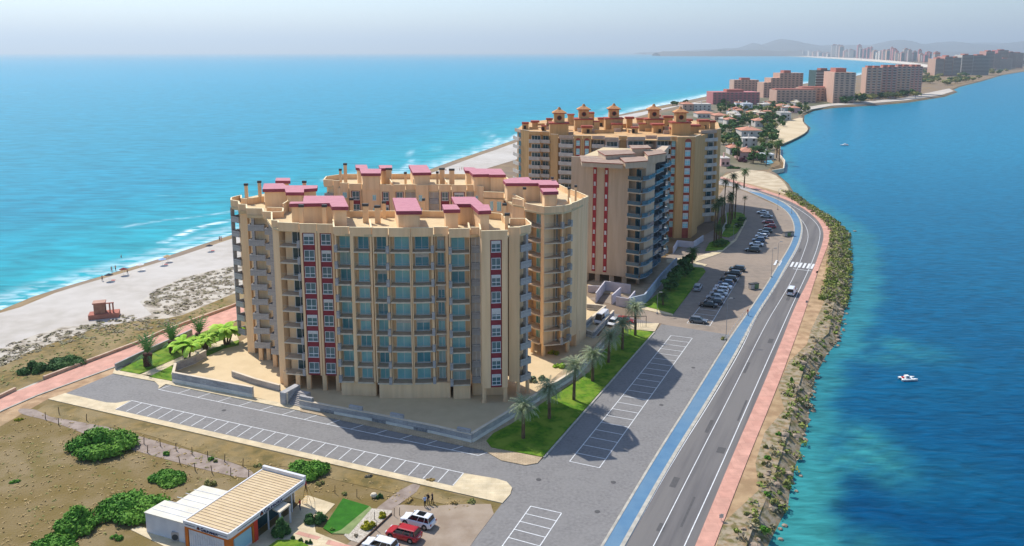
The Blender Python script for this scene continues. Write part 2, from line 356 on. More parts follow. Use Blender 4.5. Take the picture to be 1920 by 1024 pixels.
# roads
road_poly = [(211,701),(290,716),(298,724),(297,731),(311,722),(905,843),(940,864),(985,873),(1008,869),(1022,856),(1230,620),(1240,608),(1370,628),(1358,645),(1228,860),(1131,1024),(1010,1230),(830,1230),(880,1024),(942,943),(955,930),(961,918),(955,908),(930,898),(869,887),(246,751),(217,756),(199,755),(122,738)]
sheet('paved_road', road_poly, m_paver, 0.055)
sheet('parking_area', [(1100,560),(1190,580),(1210,612),(1236,606),(1370,640),(1401,598),(1440,532),(1457,505),(1475,475),(1488,450),(1492,425),(1480,400),(1460,387),(1430,374),(1400,361),(1380,353),(1360,350),(1345,370),(1340,430),(1250,480),(1190,545)], m_asph2, 0.045)
sheet('side_road', [(1020,560),(1100,575),(1236,608),(1228,622),(1160,615),(1020,590)], m_asph3, 0.05)
Lb = [(1131,1024),(1228,860),(1300,747),(1365,640),(1401,590),(1441,530),(1457,502),(1476,472),(1487,450),(1491,425),(1481,402),(1462,386),(1430,371),(1400,358),(1375,350),(1340,345)]
Rb = [(1163,1024),(1256,860),(1328,747),(1385,650),(1412,597),(1453,535),(1470,503),(1490,470),(1500,446),(1503,422),(1492,398),(1467,378),(1425,362),(1390,350),(1350,339)]
ext = lambda a, b, t: (a[0]+(a[0]-b[0])*t, a[1]+(a[1]-b[1])*t)
Lb = [ext(Lb[0], Lb[1], 1.4)]+Lb; Rb = [ext(Rb[0], Rb[1], 1.4)]+Rb
Pl = [(1303,1024),(1371,860),(1432,720),(1467,635),(1491,573),(1519,520),(1538,470),(1546,440),(1538,417),(1514,395),(1480,376),(1430,359),(1395,349),(1350,334)]
Pr = [(1339,1024),(1402,860),(1458,725),(1492,632),(1514,570),(1531,515),(1552,460),(1561,437),(1550,415),(1524,394),(1480,371),(1430,355),(1399,345),(1352,331)]
Pl = [ext(Pl[0], Pl[1], 1.4)]+Pl; Pr = [ext(Pr[0], Pr[1], 1.4)]+Pr
sm = lambda l: chaikin(l, 2)
sheet('main_road', sm(Rb)+sm(Pl)[::-1], m_asph, 0.065)
sheet('blue_path', sm(Lb[:-2])+sm(Rb[:-2])[::-1], m_blue, 0.13)
sheet('pale_path', [Lb[-3],Lb[-2],Lb[-1],Rb[-1],Rb[-2],Rb[-3]], m_concg, 0.12)
sheet('pink_pavement', sm(Pl)+sm(Pr)[::-1], m_pink, 0.15)
strip('path_kerb', sm(WP(Rb)), 0.0, -0.55, m_kerb, 0.18, world=True)
strip('path_kerb', sm(WP(Lb)), 0.25, -0.1, m_kerb, 0.17, world=True)
def line_mark(name, pts, w=0.14, z=0.085, smooth=True, world=False):
    L = pts if world else WP(pts, z)
    if smooth: L = sm(L)
    return strip(name, L, w/2, -w/2, m_white, z, z-0.015, world=True)
Cn = [ext((1225,1024),(1308,860),1.4),(1225,1024),(1308,860),(1375,730),(1436,607),(1463,563),(1488,521),(1507,474),(1518,440),(1505,412),(1475,390),(1440,372),(1395,356),(1350,341)]
line_mark('centre_line', Cn, 0.12)
El = [ext((1283,1024),(1358,860),1.4),(1283,1024),(1358,860),(1415,730),(1455,640),(1488,566),(1524,490),(1538,447),(1537,425),(1515,403),(1480,382),(1430,363),(1392,351)]
line_mark('edge_line', El, 0.14)
line_mark('edge_line', [(x+(7 if y > 600 else 3), y+2) for x, y in Rb[:-3]], 0.14)
# shore strip along the lagoon
shore_r = [(x-2, y) for x, y in LAG_SHORE[:20]]
_ls = [P2(x, y, ZW) for x, y in LAG_SHORE[1:20]]; _ln = outward(_ls, 1); _ls = [Vector(p) for p in _ls]
def lagoff(d, wob=0): return [tuple(p+n_*(d+wob*math.sin(i*2.2))) for i, (p, n_) in enumerate(zip(_ls, _ln))]
sheet('shore_bank', WP(Pr)+WP([(1398,338),(1440,322)])+lagoff(2.2)[::-1], m_shore, 0.035, world=True)
sheet('cove_sand', [(1345,345),(1360,326),(1400,318),(1440,322),(1460,332),(1476,349),(1480,366),(1455,358),(1425,350),(1400,343),(1362,338)], mat('cove_sand', S(205,188,158), S(180,160,130), 0.2, 0.95), 0.055, smooth=1)
sheet('cove_sand', [(1448,268),(1462,272),(1490,260),(1512,248),(1516,240),(1505,229),(1505,219),(1480,226),(1462,233),(1452,246)], mat('cove_sand_far', S(214,194,160), S(200,178,142), 0.05, 0.95), 0.06, smooth=1)
m_villaground = mat('villa_ground', S(108,104,82), S(82,84,56), 0.06, 0.95, c3=S(160,140,120), scale3=0.03)
sheet('villa_ground', [(1340,345),(1362,322),(1440,318),(1455,300),(1450,265),(1455,240),(1500,215),(1540,200),(1640,190),(1500,178),(1345,186),(1240,212),(1250,260)], m_villaground, 0.03)
m_rub = mat('shore_rubble', S(150,126,94), S(110,102,62), 0.8, .95, 1, c3=S(166,152,130), lo=.42, hi=.56, scale3=.9, fac3=.8, detail=10)
sheet('shore_rubble', lagoff(2.1)+lagoff(4.8, 1.3)[::-1], m_rub, 0.05, world=True)
q = MB(); a_, b_ = lagoff(2.3, .25), lagoff(-.6, .3)
for k in range(len(a_)-1): q.face((*b_[k], -1.75), (*b_[k+1], -1.75), (*a_[k+1], .06), (*a_[k], .06))
tag(q.build('shore_slope', m_rub), kind='structure')
m_patch = mat('asphalt_patch', S(92,90,89), S(84,82,82), 2, .9)
for (x, y, w_, l_) in ((1265,905,.9,3),(1330,800,.6,5),(1352,845,1.2,2),(1400,690,.5,6),(1445,640,1.0,3),(1478,560,.8,4),(1392,770,.35,9),(1290,960,.3,8),(1500,470,.7,5),(1240,990,.9,2)):
    p_ = P(x, y); d_ = Vector((.42,.907)); n_ = Vector((.907,-.42)); c0 = Vector((p_.x, p_.y))
    sheet('asphalt_patch', [tuple(c0+d_*l_*a+n_*w_*b) for a, b in ((-.5,-.5),(.5,-.5),(.5,.5),(-.5,.5))], m_patch, 0.071, 0.06, world=True)
for (x, y) in ((1010,900),(1150,905),(1120,960),(700,868),(420,770),(1300,690),(1240,760),(1395,470),(1375,560)):
    p_ = P(x, y); q = MB(); q.tube((p_.x, p_.y, .05), (p_.x, p_.y, .082), .38, .38, 14); tag(q.build('manhole_cover', m_patch), kind='structure')
# lower sidewalk with cap
sheet('beige_sidewalk', [(90,748),(122,737),(199,754.5),(217,755.5),(246,750.5),(217,767),(849,910),(869,887),(930,897),(950,903),(960,914),(957,926),(942,943)], m_beige, 0.16)
sheet('beige_sidewalk', [(217,685),(262,701),(290,705),(325,716),(475,745),(535,757),(563,763),(563,770),(311,720),(297,728.5),(298,723),(290,715),(211,700)], m_beige, 0.17)
sheet('brown_sidewalk', [(563,761),(640,778),(817,813),(887,829),(1160,610),(1190,617),(1171,617),(1130,660),(1105,697),(1067,722),(950,805),(912,826),(921,838),(1017,857),(1008,868),(985,872),(940,863),(905,843),(563,771)], m_browns, 0.165)
sheet('beige_sidewalk', [(1030,590),(1160,606),(1236,606),(1228,621),(1171,616),(1156,612),(1030,620)], m_beige, 0.15)
# plaza under the complex
sheet('plaza', [(325,714),(330,690),(366,676),(413,652),(448,642),(520,600),(640,560),(900,540),(1100,555),(1158,606),(1156,616),(1082,708),(885,828),(817,812),(640,776),(563,763),(535,758),(475,744)], m_plaza, 0.14)
# lawns
lawn_pts = [(912,826),(925,812),(958,795),(1067,722),(1105,697),(1130,660),(1171,616),(1225,622),(1017,856),(921,838)]
sheet('lawn', lawn_pts, m_lawn, 0.26, 0.0)
strip('lawn_kerb', [(1018,857),(1226,622)], 0.0, -0.3, m_kerb, 0.2)
sheet('lawn', [(224,694),(262,701),(336,669),(420,635),(440,622),(400,615),(308,649)], m_lawn, 0.26, 0.0)
sheet('lawn', [(280,706),(324,714),(326,697),(366,677),(419,653),(448,646),(448,637),(403,652),(344,674)], m_lawn, 0.26, 0.0)
sheet('garden_path', [(262,701),(280,706),(344,674),(403,652),(448,637),(440,622),(420,635),(336,669)], m_beige, 0.17)
sheet('lawn', [(1205,573),(1225,578),(1262,588),(1323,508),(1318,502),(1295,500),(1270,515),(1240,545)], m_lawn, 0.24, 0.0)
sheet('lawn', [(1322,470),(1355,468),(1370,455),(1352,445),(1330,455)], m_lawn, 0.24, 0.0)
sheet('lawn', [(1340,440),(1375,446),(1398,412),(1396,400),(1370,396),(1352,404),(1345,420)], m_lawn, 0.24, 0.0, smooth=1)
sheet('beige_sidewalk', [(1262,586),(1262,592),(1205,580),(1190,575),(1205,573),(1225,578)], m_beige, 0.16)
sheet('beige_sidewalk', [(1295,500),(1318,502),(1326,496),(1300,490),(1262,488),(1262,494)], m_beige, 0.16)
sheet('beige_sidewalk', [(1250,486),(1300,482),(1345,470),(1378,448),(1398,412),(1400,414),(1381,450),(1350,475),(1300,492),(1250,492)], m_beige, 0.16)
sheet('paved_road', [(246,750),(869,886),(849,911),(216,768)], m_paver, 0.165)
sheet('paved_road', [(297,731),(311,721),(322,720),(921,845),(897,856)], m_paver, 0.058)
# ---- parking marks
def lerp(a, b, t): return (a[0]+(b[0]-a[0])*t, a[1]+(b[1]-a[1])*t)
def bays(A0, A1, B0, B1, n, rails=(1, 1), z=0.075, w=0.13, skew=0):
    "A0-A1 one rail, B0-B1 the other, n bays between, all in world metres"
    A0, A1, B0, B1 = [P2(*q, z) for q in (A0, A1, B0, B1)]
    if rails[0]: line_mark('bay_line', [A0, A1], w, z, False, True)
    if rails[1]: line_mark('bay_line', [B0, B1], w, z, False, True)
    for k in range(n+1):
        a, b = lerp(A0, A1, k/n), lerp(B0, B1, k/n)
        line_mark('bay_line', [a, b], w, z+0.004, False, True)
bays((1068,865),(1258,629),(1124,877),(1298,634), 21)
bays((995,949),(905,1075),(1053,962),(965,1095), 8)
bays((247,751),(869,887),(217,767),(849,910), 27, (1, 0), z=0.18)
bays((297,730),(897,854),(322,722),(921,846), 14, (1, 0))
bays((1288,606),(1372,500),(1331,611),(1396,504), 14)
# crosswalk
for k in range(10):
    a = lerp((1453,492), (1522,499), k/9); d = (6, -8.5) if k < 9 else (5, -8)
    line_mark('crosswalk_stripe', [(a[0]-1, a[1]+5), (a[0]+4, a[1]-4)], 0.62, 0.09 if k > 1 else 0.15, False)
line_mark('stop_line', [(1487,504),(1521,508)], 0.3, 0.09, False)
# ---------------------------------------------------------------- facade kit
def stucco(name, a, b):
    d = tuple(x*.78 for x in b[:3])+(1,)
    return mat(name, a, b, 0.9, 0.9, 0.06, c3=d, lo=0.3, hi=0.7, bscale=8, stretch=(1, 1, 0.09), scale3=1.1, fac3=0.38, detail=8)
m_tan = stucco('stucco_tan', S(250,214,170), S(243,203,156))
m_redp = mat('red_panel', S(150,62,70), S(138,54,62), 1.0, 0.85)
m_roofp = mat('roof_pink', S(196,134,142), S(187,124,133), 0.8, 0.85)
m_fasc = mat('roof_fascia', S(158,78,90), S(148,70,82), 1, 0.85)
m_deck = mat('roof_deck', S(214,192,152), S(204,180,140), 0.5, 0.9)
m_stone = brickmat('grey_stone', S(186,184,182), S(164,162,162), S(140,138,136), 0.9, 0.25, 0.02, vert=True)
m_slab = mat('slab_edge', S(224,208,184), S(208,192,168), 1, 0.85)
m_bfloor = mat('balcony_floor', S(196,164,132), S(184,150,120), 1, 0.85)
m_glass = mat('teal_glass', S(164,220,222), S(130,196,204), 0.35, 0.15, spec=0.5, lo=.3, hi=.7)
m_glass2 = mat('teal_glass_curtained', S(188,216,210), S(150,192,194), 0.8, 0.2, spec=0.5, lo=.3, hi=.7, stretch=(3,3,.3))
m_glass3 = mat('teal_glass_deep', S(110,176,188), S(84,150,166), 0.35, 0.1, spec=0.5)
m_glassd = mat('dark_glass', S(34,62,68), S(52,84,90), 0.5, 0.1, spec=0.6)
m_frame = mat('white_frame', S(228,230,230), rough=0.5)
m_shut = mat('white_shutter', S(214,212,208), S(196,194,190), 2, 0.6)
m_rail = bpy.data.materials.new('rail_glass'); m_rail.use_nodes = True
_n = m_rail.node_tree.nodes; _b = _n['Principled BSDF']; _b.inputs['Base Color'].default_value = S(150,190,190); _b.inputs['Roughness'].default_value = .08; _b.inputs['Alpha'].default_value = 0.04
m_capd = mat('chimney_cap', S(70,72,72), rough=0.7)
m_louv = mat('louver_slat', S(222,216,206), rough=0.7)
m_dark = mat('dark_recess', S(60,50,42), rough=0.9)
m_edge = mat('parapet_coping', S(242,222,182), S(232,210,168), 1, 0.85)

class Ctx:
    def __init__(s, root, z0, sh, n, ztop, wall=m_tan, **k):
        s.root = root; s.z0 = z0; s.sh = sh; s.n = n; s.ztop = ztop; s.wm = wall
        s.wall = MB(); s.cop = MB(); s.d = 6.0; s.zb = z0; s.red = m_redp; s.k0 = 0; s.glass = m_glass; s.slabm = m_slab; s.stone = m_stone; s.bfl = m_bfloor
        s.__dict__.update(k)
    def frame(s, A, B, d=None):
        A = Vector((A[0], A[1], 0)); B = Vector((B[0], B[1], 0)); u = (B-A); w = u.length; u.normalize(); n = Vector((-u.y, u.x, 0))
        M = Matrix(((u.x, n.x, 0, A.x), (u.y, n.y, 0, A.y), (0, 0, 1, 0), (0, 0, 0, 1)))
        return M, w
def repeat(ctx, me, name, M, ks=None, z0=None, sub=None):
    "one object of this mesh on every storey; sub is a list of (name, mesh) sub-parts"
    out = []
    loc = M.translation; rz = math.atan2(M[1][0], M[0][0])
    for k in (ks if ks is not None else range(ctx.k0, ctx.n)):
        o = ob(name, me, ctx.root, (loc.x, loc.y, (ctx.z0 if z0 is None else z0)+k*ctx.sh), rz)
        for sn, sm_ in (sub or []): ob(sn, sm_, o)
        out.append(o)
    return out
def win_mesh(x0, x1, z0, z1, y, ctx, mull=1, shutter=0.0, transom=None, glass=None):
    g = MB(); g.box(x0+.05, x1-.05, y, y+.05, z0+.05, z1-.05)
    f = MB(); t = .07; y0 = y-.06
    f.box(x0, x0+t, y0, y+.04, z0, z1); f.box(x1-t, x1, y0, y+.04, z0, z1); f.box(x0+t, x1-t, y0, y+.04, z1-t, z1); f.box(x0-.06, x1+.06, y0-.1, y+.04, z0-.12, z0)
    for j in range(mull):
        xm = x0+(x1-x0)*(j+1)/(mull+1); f.box(xm-t/2, xm+t/2, y0+.01, y+.03, z0, z1-t)
    if transom: f.box(x0+t, x1-t, y0-.01, y+.03, transom-.05, transom+.05)
    gm = g.mesh('window', glass or ctx.glass); fm = f.mesh('frame', m_frame); sub = [('frame', fm)]
    if shutter:
        s_ = MB(); s_.box(x0+t, x1-t, y0+.0, y-.005, z1-(z1-z0)*shutter, z1-t-.005); sub.append(('shutter', s_.mesh('shutter', m_shut)))
    return gm, sub
def coping(ctx, M, w, y0=0.0):
    ctx.cop.M = M; ctx.cop.box(-.03, w+.03, y0-.04, y0+.30, ctx.ztop, ctx.ztop+.08); ctx.cop.M = None
def body(ctx, M, w, y0, zb=None, zt=None, d=None):
    ctx.wall.M = M; ctx.wall.box(0, w, y0, d or ctx.d, ctx.zb if zb is None else zb, zt or ctx.ztop-1.25); ctx.wall.M = None
def bay(ctx, A, B, kind='plain', **o):
    M, w = ctx.frame(A, B); W = ctx.wall; W.M = M; sh, n, z0, zt, zb = ctx.sh, ctx.n, ctx.z0, ctx.ztop, o.get('zb', ctx.zb)
    ztr = z0+n*sh                                      # top slab
    if kind == 'plain':
        W.box(0, w, 0, ctx.d, zb, zt-1.25); W.box(0, w, 0, .25, zt-1.25, zt)
        for (x0, x1, h0, h1, ks) in o.get('wins', []):
            gm, sub = win_mesh(x0, x1, h0, h1, -.02, ctx, mull=1); repeat(ctx, gm, 'window', M, ks, sub=sub)
    elif kind == 'red':
        x0, x1 = o.get('x', (.38, w-.38)); zt2 = ztr-.35
        W.box(0, x0, 0, ctx.d, zb, zt-1.25); W.box(x1, w, 0, ctx.d, zb, zt-1.25); W.box(x0, x1, 0, ctx.d, zt2, zt-1.25); W.box(0, w, 0, .25, zt-1.25, zt)
        W.box(x0, x1, .35, ctx.d, zb, zt2)
        r = MB(M); r.box(x0, x1, .28, .36, zb, zt2); r.build('red_panel', ctx.red, ctx.root)
        a, b = x0+.22, x1-.22
        meshes = [win_mesh(a, b, .55, 2.45, .22, ctx, 1, s_, 1.15, glass=ctx.glassw if hasattr(ctx, 'glassw') else None) for s_ in (0, .3, .0, .55)]
        sel = o.get('sh', None)
        for k in range(ctx.k0, n):
            q = sel[k-ctx.k0] if sel else random.choice((0, 0, 0, 1, 2))
            gm, sub = meshes[q]; repeat(ctx, gm, 'window', M, [k], sub=sub)
    elif kind == 'balc':
        dp = o.get('dp', 2.0); pl, pr = o.get('piers', (.0, .35))
        W.box(0, w, dp, ctx.d, zb, zt-1.25); W.box(0, w, 0, .25, ztr-.3, zt); W.box(0, w, .25, dp, ztr-.3, ztr-.05)
        if pl: W.box(0, pl, .06, dp, zb, ztr-.3)
        if pr: W.box(w-pr, w, .06, dp, zb, ztr-.3)
        sl_ = MB(); sl_.m = 0; e = o.get('out', .15); sl_.box(pl, w-pr, -e, dp, -.24, 0); 
        sp = o.get('stone', 0)
        if sp:
            sx = -.1 if sp < 0 else w-.45; sl_.m = 1; sl_.box(sx, sx+.55, -e-.08, .5, -.24, 1.05)
        sl_.m = 2; sl_.box(pl+.0, w-pr, -e+.05, dp, 0, .02)
        sm_ = sl_.mesh('balcony', [ctx.slabm, ctx.stone, ctx.bfl])
        rl = MB(); rl.box(pl+.05, w-pr-.05, -e+.02, -e+.05, .05, .98); rl.m = 1; rl.box(pl+.05, w-pr-.05, -e+.025, -e+.045, .98, 1.0)
        rm = rl.mesh('rail', [getattr(ctx, 'railm', m_rail), m_slab])
        repeat(ctx, sm_, 'balcony', M, sub=[('glass_rail', rm)] if o.get('rail', 1) else None)
        x0, x1 = o.get('door', (pl+.3, w-pr-.3)); ht = o.get('ht', 2.35)
        meshes = [win_mesh(x0, x1, .08, ht, dp-.04, ctx, 1, s_, glass=o.get('glass')) for s_ in (0, .25, .45)]
        alt = [win_mesh(x0, x1, .08, ht, dp-.04, ctx, 1, s_, glass=g_) for g_ in (m_glass2, m_glass3) for s_ in (0, .35)] if ctx.glass is m_glass and not o.get('glass') else []
        for k in range(ctx.k0, n):
            q = random.choice(o.get('shut', (0,)))
            gm, sub = meshes[q]
            if alt and random.random() < .4: gm, sub = alt[random.choice((0, 2, 2, 3) if random.random() < .8 else (1,))]
            repeat(ctx, gm, 'balcony_door', M, [k], sub=sub)
    elif kind == 'stone':
        dp = o.get('dp', 1.8); e = o.get('out', 0.0)
        W.box(0, w, dp, ctx.d, zb, zt-1.25); W.box(0, w, 0, .25, ztr-.3, zt); W.box(0, w, .25, dp, ztr-.3, ztr-.05)
        q = MB(); q.box(0, w, -e, dp, -.25, 0); q.box(0, w, -e, -e+.25, 0, 1.0)
        ex = o.get('pil', [])
        for (a, b) in ex: q.box(a, b, -e-.02, .5, 1.0, ctx.sh-.25)
        q.box(0, .2, -e+.25, dp, 0, 1.0); q.box(w-.2, w, -e+.25, dp, 0, 1.0)
        repeat(ctx, q.mesh('stone_balcony', ctx.stone), 'stone_balcony', M)
        if o.get('door'):
            gm, sub = win_mesh(o['door'][0], o['door'][1], .08, 2.3, dp-.04, ctx, 1, glass=m_glassd); repeat(ctx, gm, 'balcony_door', M, sub=sub)
    elif kind == 'white':       # white walled balcony with dark opening behind
        dp = 1.5; e = o.get('out', .5)
        W.box(0, w, dp, ctx.d, zb, zt-1.25); W.box(0, w, 0, .25, ztr-.3, zt); W.box(0, w, .25, dp, ztr-.3, ztr-.05)
        q = MB(); q.box(.05, w-.05, -e, dp, -.2, 0); q.box(.05, w-.05, -e, -e+.15, 0, 1.05); q.box(.05, .2, -e+.15, 0, 0, 1.05); q.box(w-.2, w-.05, -e+.15, 0, 0, 1.05)
        repeat(ctx, q.mesh('balcony', ctx.slabm), 'balcony', M)
        gm, sub = win_mesh(.4, w-.4, .08, 2.3, dp-.04, ctx, 2, glass=m_glassd); repeat(ctx, gm, 'balcony_door', M, sub=sub)
    elif kind == 'louver':
        W.box(0, w, .5, ctx.d, zb, zt-1.25); W.box(0, w, 0, .25, ztr-.3, zt); W.box(0, w, .25, .5, ztr-.3, zt-1.25)
        q = MB(); q.box(0, w, .0, .45, -.25, .95)
        repeat(ctx, q.mesh('stone_band', ctx.stone), 'stone_band', M)
        q = MB()
        for j in range(8): q.box(.1, w-.1, .12, .3, 1.05+j*.22, 1.14+j*.22)
        q.box(w/2-.05, w/2+.05, .1, .32, .95, 2.72); q.box(.02, .1, .1, .32, .95, 2.72); q.box(w-.1, w-.02, .1, .32, .95, 2.72)
        repeat(ctx, q.mesh('louver', m_louv), 'louver', M)
    W.M = None
    if o.get('cop', 1): coping(ctx, M, w)
def penthouse(ctx, pts, zt, base, th=.65, inset=.35, name='roof'):
    c = sum((Vector(p) for p in pts), Vector((0, 0)))/len(pts)
    inn = []
    n = len(pts)
    area = sum(pts[k][0]*pts[(k+1)%n][1]-pts[(k+1)%n][0]*pts[k][1] for k in range(n))
    if area < 0: pts = pts[::-1]
    for k in range(n):
        a, b, c_ = Vector(pts[k-1]), Vector(pts[k]), Vector(pts[(k+1) % n]); n1 = Vector((-(b-a).y, (b-a).x)).normalized(); n2 = Vector((-(c_-b).y, (c_-b).x)).normalized()
        m_ = (n1+n2); m_ = m_/max(m_.length_squared/2, .5); inn.append(tuple(b+m_*inset))
    ctx.wall.prism(inn, base, zt-th+.01)
    mb = MB(); i = mb.av([(x, y, zt-th) for x, y in pts]); j = mb.av([(x, y, zt) for x, y in pts]); mb.f.append(tuple(range(j, j+n))); mb.mi.append(0); mb.f.append(tuple(range(i+n-1, i-1, -1))); mb.mi.append(1)
    for k in range(n): l = (k+1) % n; mb.f.append((i+k, i+l, j+l, j+k)); mb.mi.append(1)
    mb.build(name, [ctx.roofm, ctx.fascm], ctx.root)
def parapet(ctx, pts, z0, z1, t=.22):
    for a, b in zip(pts[:-1], pts[1:]):
        ctx.wall.bar((*a, z0), (*b, z0), t, z1-z0); ctx.cop.bar((*a, z1), (*b, z1), t+.06, .07)
def chimney(ctx, px, py, ztop, wd, base, cap=True):
    p = P(px, py, ztop)
    q = MB(); q.box(-wd/2, wd/2, -.25, .25, base-ztop, -.45); q.m = 1; q.box(-wd/2-.07, wd/2+.07, -.32, .32, -.45, 0)
    o = q.build('chimney', [ctx.wm, m_capd], ctx.root); o.location = p; return o
def grille(ctx): pass

# ================================================================ the main complex
ROOT = thing('apartment_building', 'big tan horseshoe apartment block with teal glazed balconies and flat pink penthouse roofs', 'apartment block', (-20, 150, 0))
ROOT.location = (0, 0, 0)
ZT = 31.2
def Q(*pp): return [P2(x, y, ZT) for x, y in pp]
c = Ctx(ROOT, 3.0, 3.0, 9, ZT, roofm=m_roofp, fascm=m_fasc, glassw=mat('grey_glass', S(96,124,130), S(70,100,106), 0.5, 0.1, spec=.6))
def fb(a, b, kind='plain', **k): A, B = Q(a, b); bay(c, A, B, kind, **k)
# left wing
fb((433,375.5), (447.5,378), 'stone', out=.3, pil=[(0, .25)], door=(.4, 1.3))
fb((448.5,383.5), (462,384), zb=0)
fb((462.5,391), (493,391.6), 'stone', pil=[(.75, 1.3)], zb=3, dp=2.0)
fb((494,397.3), (509.4,398), 'stone', pil=[(.9, 1.75)])
fb((509.7,413.5), (521.6,414.5), zb=0)
# front, left to right
fb((522.2,417.6), (560,419.3), 'balc', dp=2.2, door=(1.4, 3.55), glass=m_glassd, stone=1, piers=(0, 0), ht=2.6)
fb((561,420.3), (593,420.6), 'red')
fb((594,421), (624.5,421.4), 'red', sh=[0,0,0,0,1,0,0,1,0])
fb((626,426), (653.5,426.3), 'balc', dp=2.1, door=(.35, 2.6), stone=-1, piers=(.3, .0), shut=(0, 0))
fb((655,427), (696,427.3), 'balc', dp=1.9, door=(1.0, 2.9), piers=(.6, .35), shut=(0, 0, 1))
fb((697.5,428), (727,428.2), 'balc', dp=2.0, door=(.35, 2.2), piers=(.2, .35), stone=1)
fb((728.5,428.2), (769,428.4), 'balc', dp=2.0, door=(.6, 3.2), piers=(.1, .2))
fb((770,428.2), (812,427.4), 'balc', dp=2.0, door=(.6, 3.0), piers=(.2, .4), stone=1)
fb((813.5,426.4), (840,426.4), 'balc', dp=1.6, door=(.4, 1.6), piers=(.15, .5), shut=(1, 1, 2))
fb((841.6,430), (881,429.2), 'balc', dp=2.2, door=(.4, 2.75), stone=-1, piers=(.25, .1))
fb((882.5,427), (899.6,427), 'louver')
fb((902.5,434), (952,432.6), 'red', x=(1.5, 3.5), sh=[1,0,1,0,3,1,0,1,1][::-1])
fb((954,427), (974.6,427))
fb((975,426), (995,422), 'stone', out=.25, pil=[(1.3, 1.75)], door=(.2, 1.2))
# base walls, piers and the dark undercroft
def FQ(px, py, z=0): return P2(px, py, z)
base = MB()
def basewall(a, b, inset, d=6, z1=3.0):
    A, B = Q(a, b); M, w_ = c.frame(A, B); base.M = M; base.box(.05, w_-.05, inset, d, 0, z1); base.M = None
basewall((627,426), (696,427), .35); basewall((702,428), (841,427.4), -.15); basewall((846,430), (880,429.2), .3); basewall((882,427), (950,427), .9)
base.build('base_wall', m_tan, ROOT)
pm = MB()
def pier(px, py, r=.38, z1=3.05, inward=.5, sq=True):
    p = Q((px, py))[0]; q = MB(); q.box(-r, r, -r, r, 0, z1)
    o = q.build('pillar', m_tan, ROOT); o.location = (p[0], p[1]+inward, 0)
for x, y in ((473,391),(488,391),(500,397.6),(565,420),(596,421),(520,417),(544,419),(622,421.3)): pier(x, y)
for x, y in ((906,433.6),(947,432.6),(972,427),(990,424)):
    p = Q((x, y))[0]; q = MB(); q.tube((0,0,0),(0,0,.5),.5,.5,12); q.tube((0,0,.5),(0,0,3.05),.36,.36,12); o = q.build('pillar', m_tan, ROOT); o.location = (p[0], p[1]+.6, 0)
for x, y in ((930,420),(560,408),(600,408),(485,380)): pier(x, y, inward=2)
# court side bodies and decks
front_back = Q((497,396),(556,396),(655,396),(793,396),(905,397.5),(940,401),(951,412),(955,424))
fpoly = Q((510,412),(560,417),(626,423),(900,425),(950,424))+front_back[::-1]
cx_ = sum(p[0] for p in fpoly)/len(fpoly)
c.wall.prism([(x*.985-.2, y) for x, y in Q((527,408),(625,417),(900,419),(970,418),(950,408),(900,398.5),(655,397.5),(520,398))], 3.0, 29.7)
deck = MB()
deck.prism(Q((510,413.2),(522,417.3),(560,419),(594,420.7),(625,421),(627,425.7),(697,427.6),(812,427),(841,426),(882,428.8),(900,426.6),(903,433),(951,432),(954,426.6),(975,426.6),(994,422),(986,410),(957,408),(944,402),(905,397),(655,395.6),(497,395.6)), 29.6, 30.0)
parapet(c, front_back[2:], 30, ZT)
parapet(c, Q((954,427.5),(955,410),(985,410),(995,418.5),(995,422)), 30, ZT)
parapet(c, Q((696,427),(693,412)), 30, ZT); parapet(c, Q((901,433),(897,410)), 30, ZT+.2); parapet(c, Q((880,428),(878,418)), 30, ZT)
# left wing body
lw = Q((433,376),(448,379),(449,384.5),(462,384.5),(463,392),(495,392.4),(509,397),(620,396),(612,380),(600,365),(590,352),(560,345),(500,352),(452,362),(434,369))
c.wall.prism([(x*.99-.3, y) for x, y in Q((443,373.5),(452,379),(470,386),(509,392.5),(615,397),(596,360),(560,347),(500,354),(456,362),(443,368.5))], 3.0, 29.55)
deck.prism(lw, 29.4, 29.97)
parapet(c, Q((433,375.5),(434,370.5),(452,366),(452,372),(464,373),(495,368)), 29.9, ZT); parapet(c, Q((448.5,383.5),(447.5,378)), 29.9, ZT); parapet(c, Q((462.5,391),(462,384)), 29.9, ZT)
parapet(c, Q((494,397.3),(493,391.6)), 29.9, ZT); parapet(c, Q((509.7,413.5),(509.4,398),(530,397),(531,390),(500,389)), 30, ZT); parapet(c, Q((522,417.6),(521.6,414.5)), 30, ZT)
parapet(c, Q((531,390),(545,381)), 30, ZT+.8); parapet(c, Q((626,426),(624.5,410)), 30, ZT)
# back block
bb = Q((607,337),(624.5,338.5),(637,339.5),(653,344),(677,345.2),(690,346.2),(888,346.6),(906,350),(960,345),(950,333),(930,327),(800,326.5),(700,326.5),(640,327),(612,331))
c2 = c
def bq(a, b, kind='plain', **k):
    kk = c.k0; c.k0 = 6; A, B = Q(a, b); bay(c, A, B, kind, **k); c.k0 = kk
c.d = 5.5
bq((607,337.4), (624,338.4), 'stone', door=(.3, 1.6))
bq((625,339), (636.6,339.4)); bq((637.5,343.6), (653,344), wins=[(.6, 1.6, .9, 2.1, [6, 7, 8])]); bq((654.5,345), (677.5,345.4), 'red')
bq((678.5,346.2), (712,346.3), wins=[(.9, 1.6, .9, 2.1, [6]), (2.4, 3.2, .6, 1.8, [7, 8])]); bq((712.5,346.6), (732.5,346.6), 'red'); bq((738,346.6), (759.5,346.6), 'red')
c.wall.bar((*Q((732.5,346.6))[0], 3), (*Q((738,346.6))[0], 3), .3, 28.1)
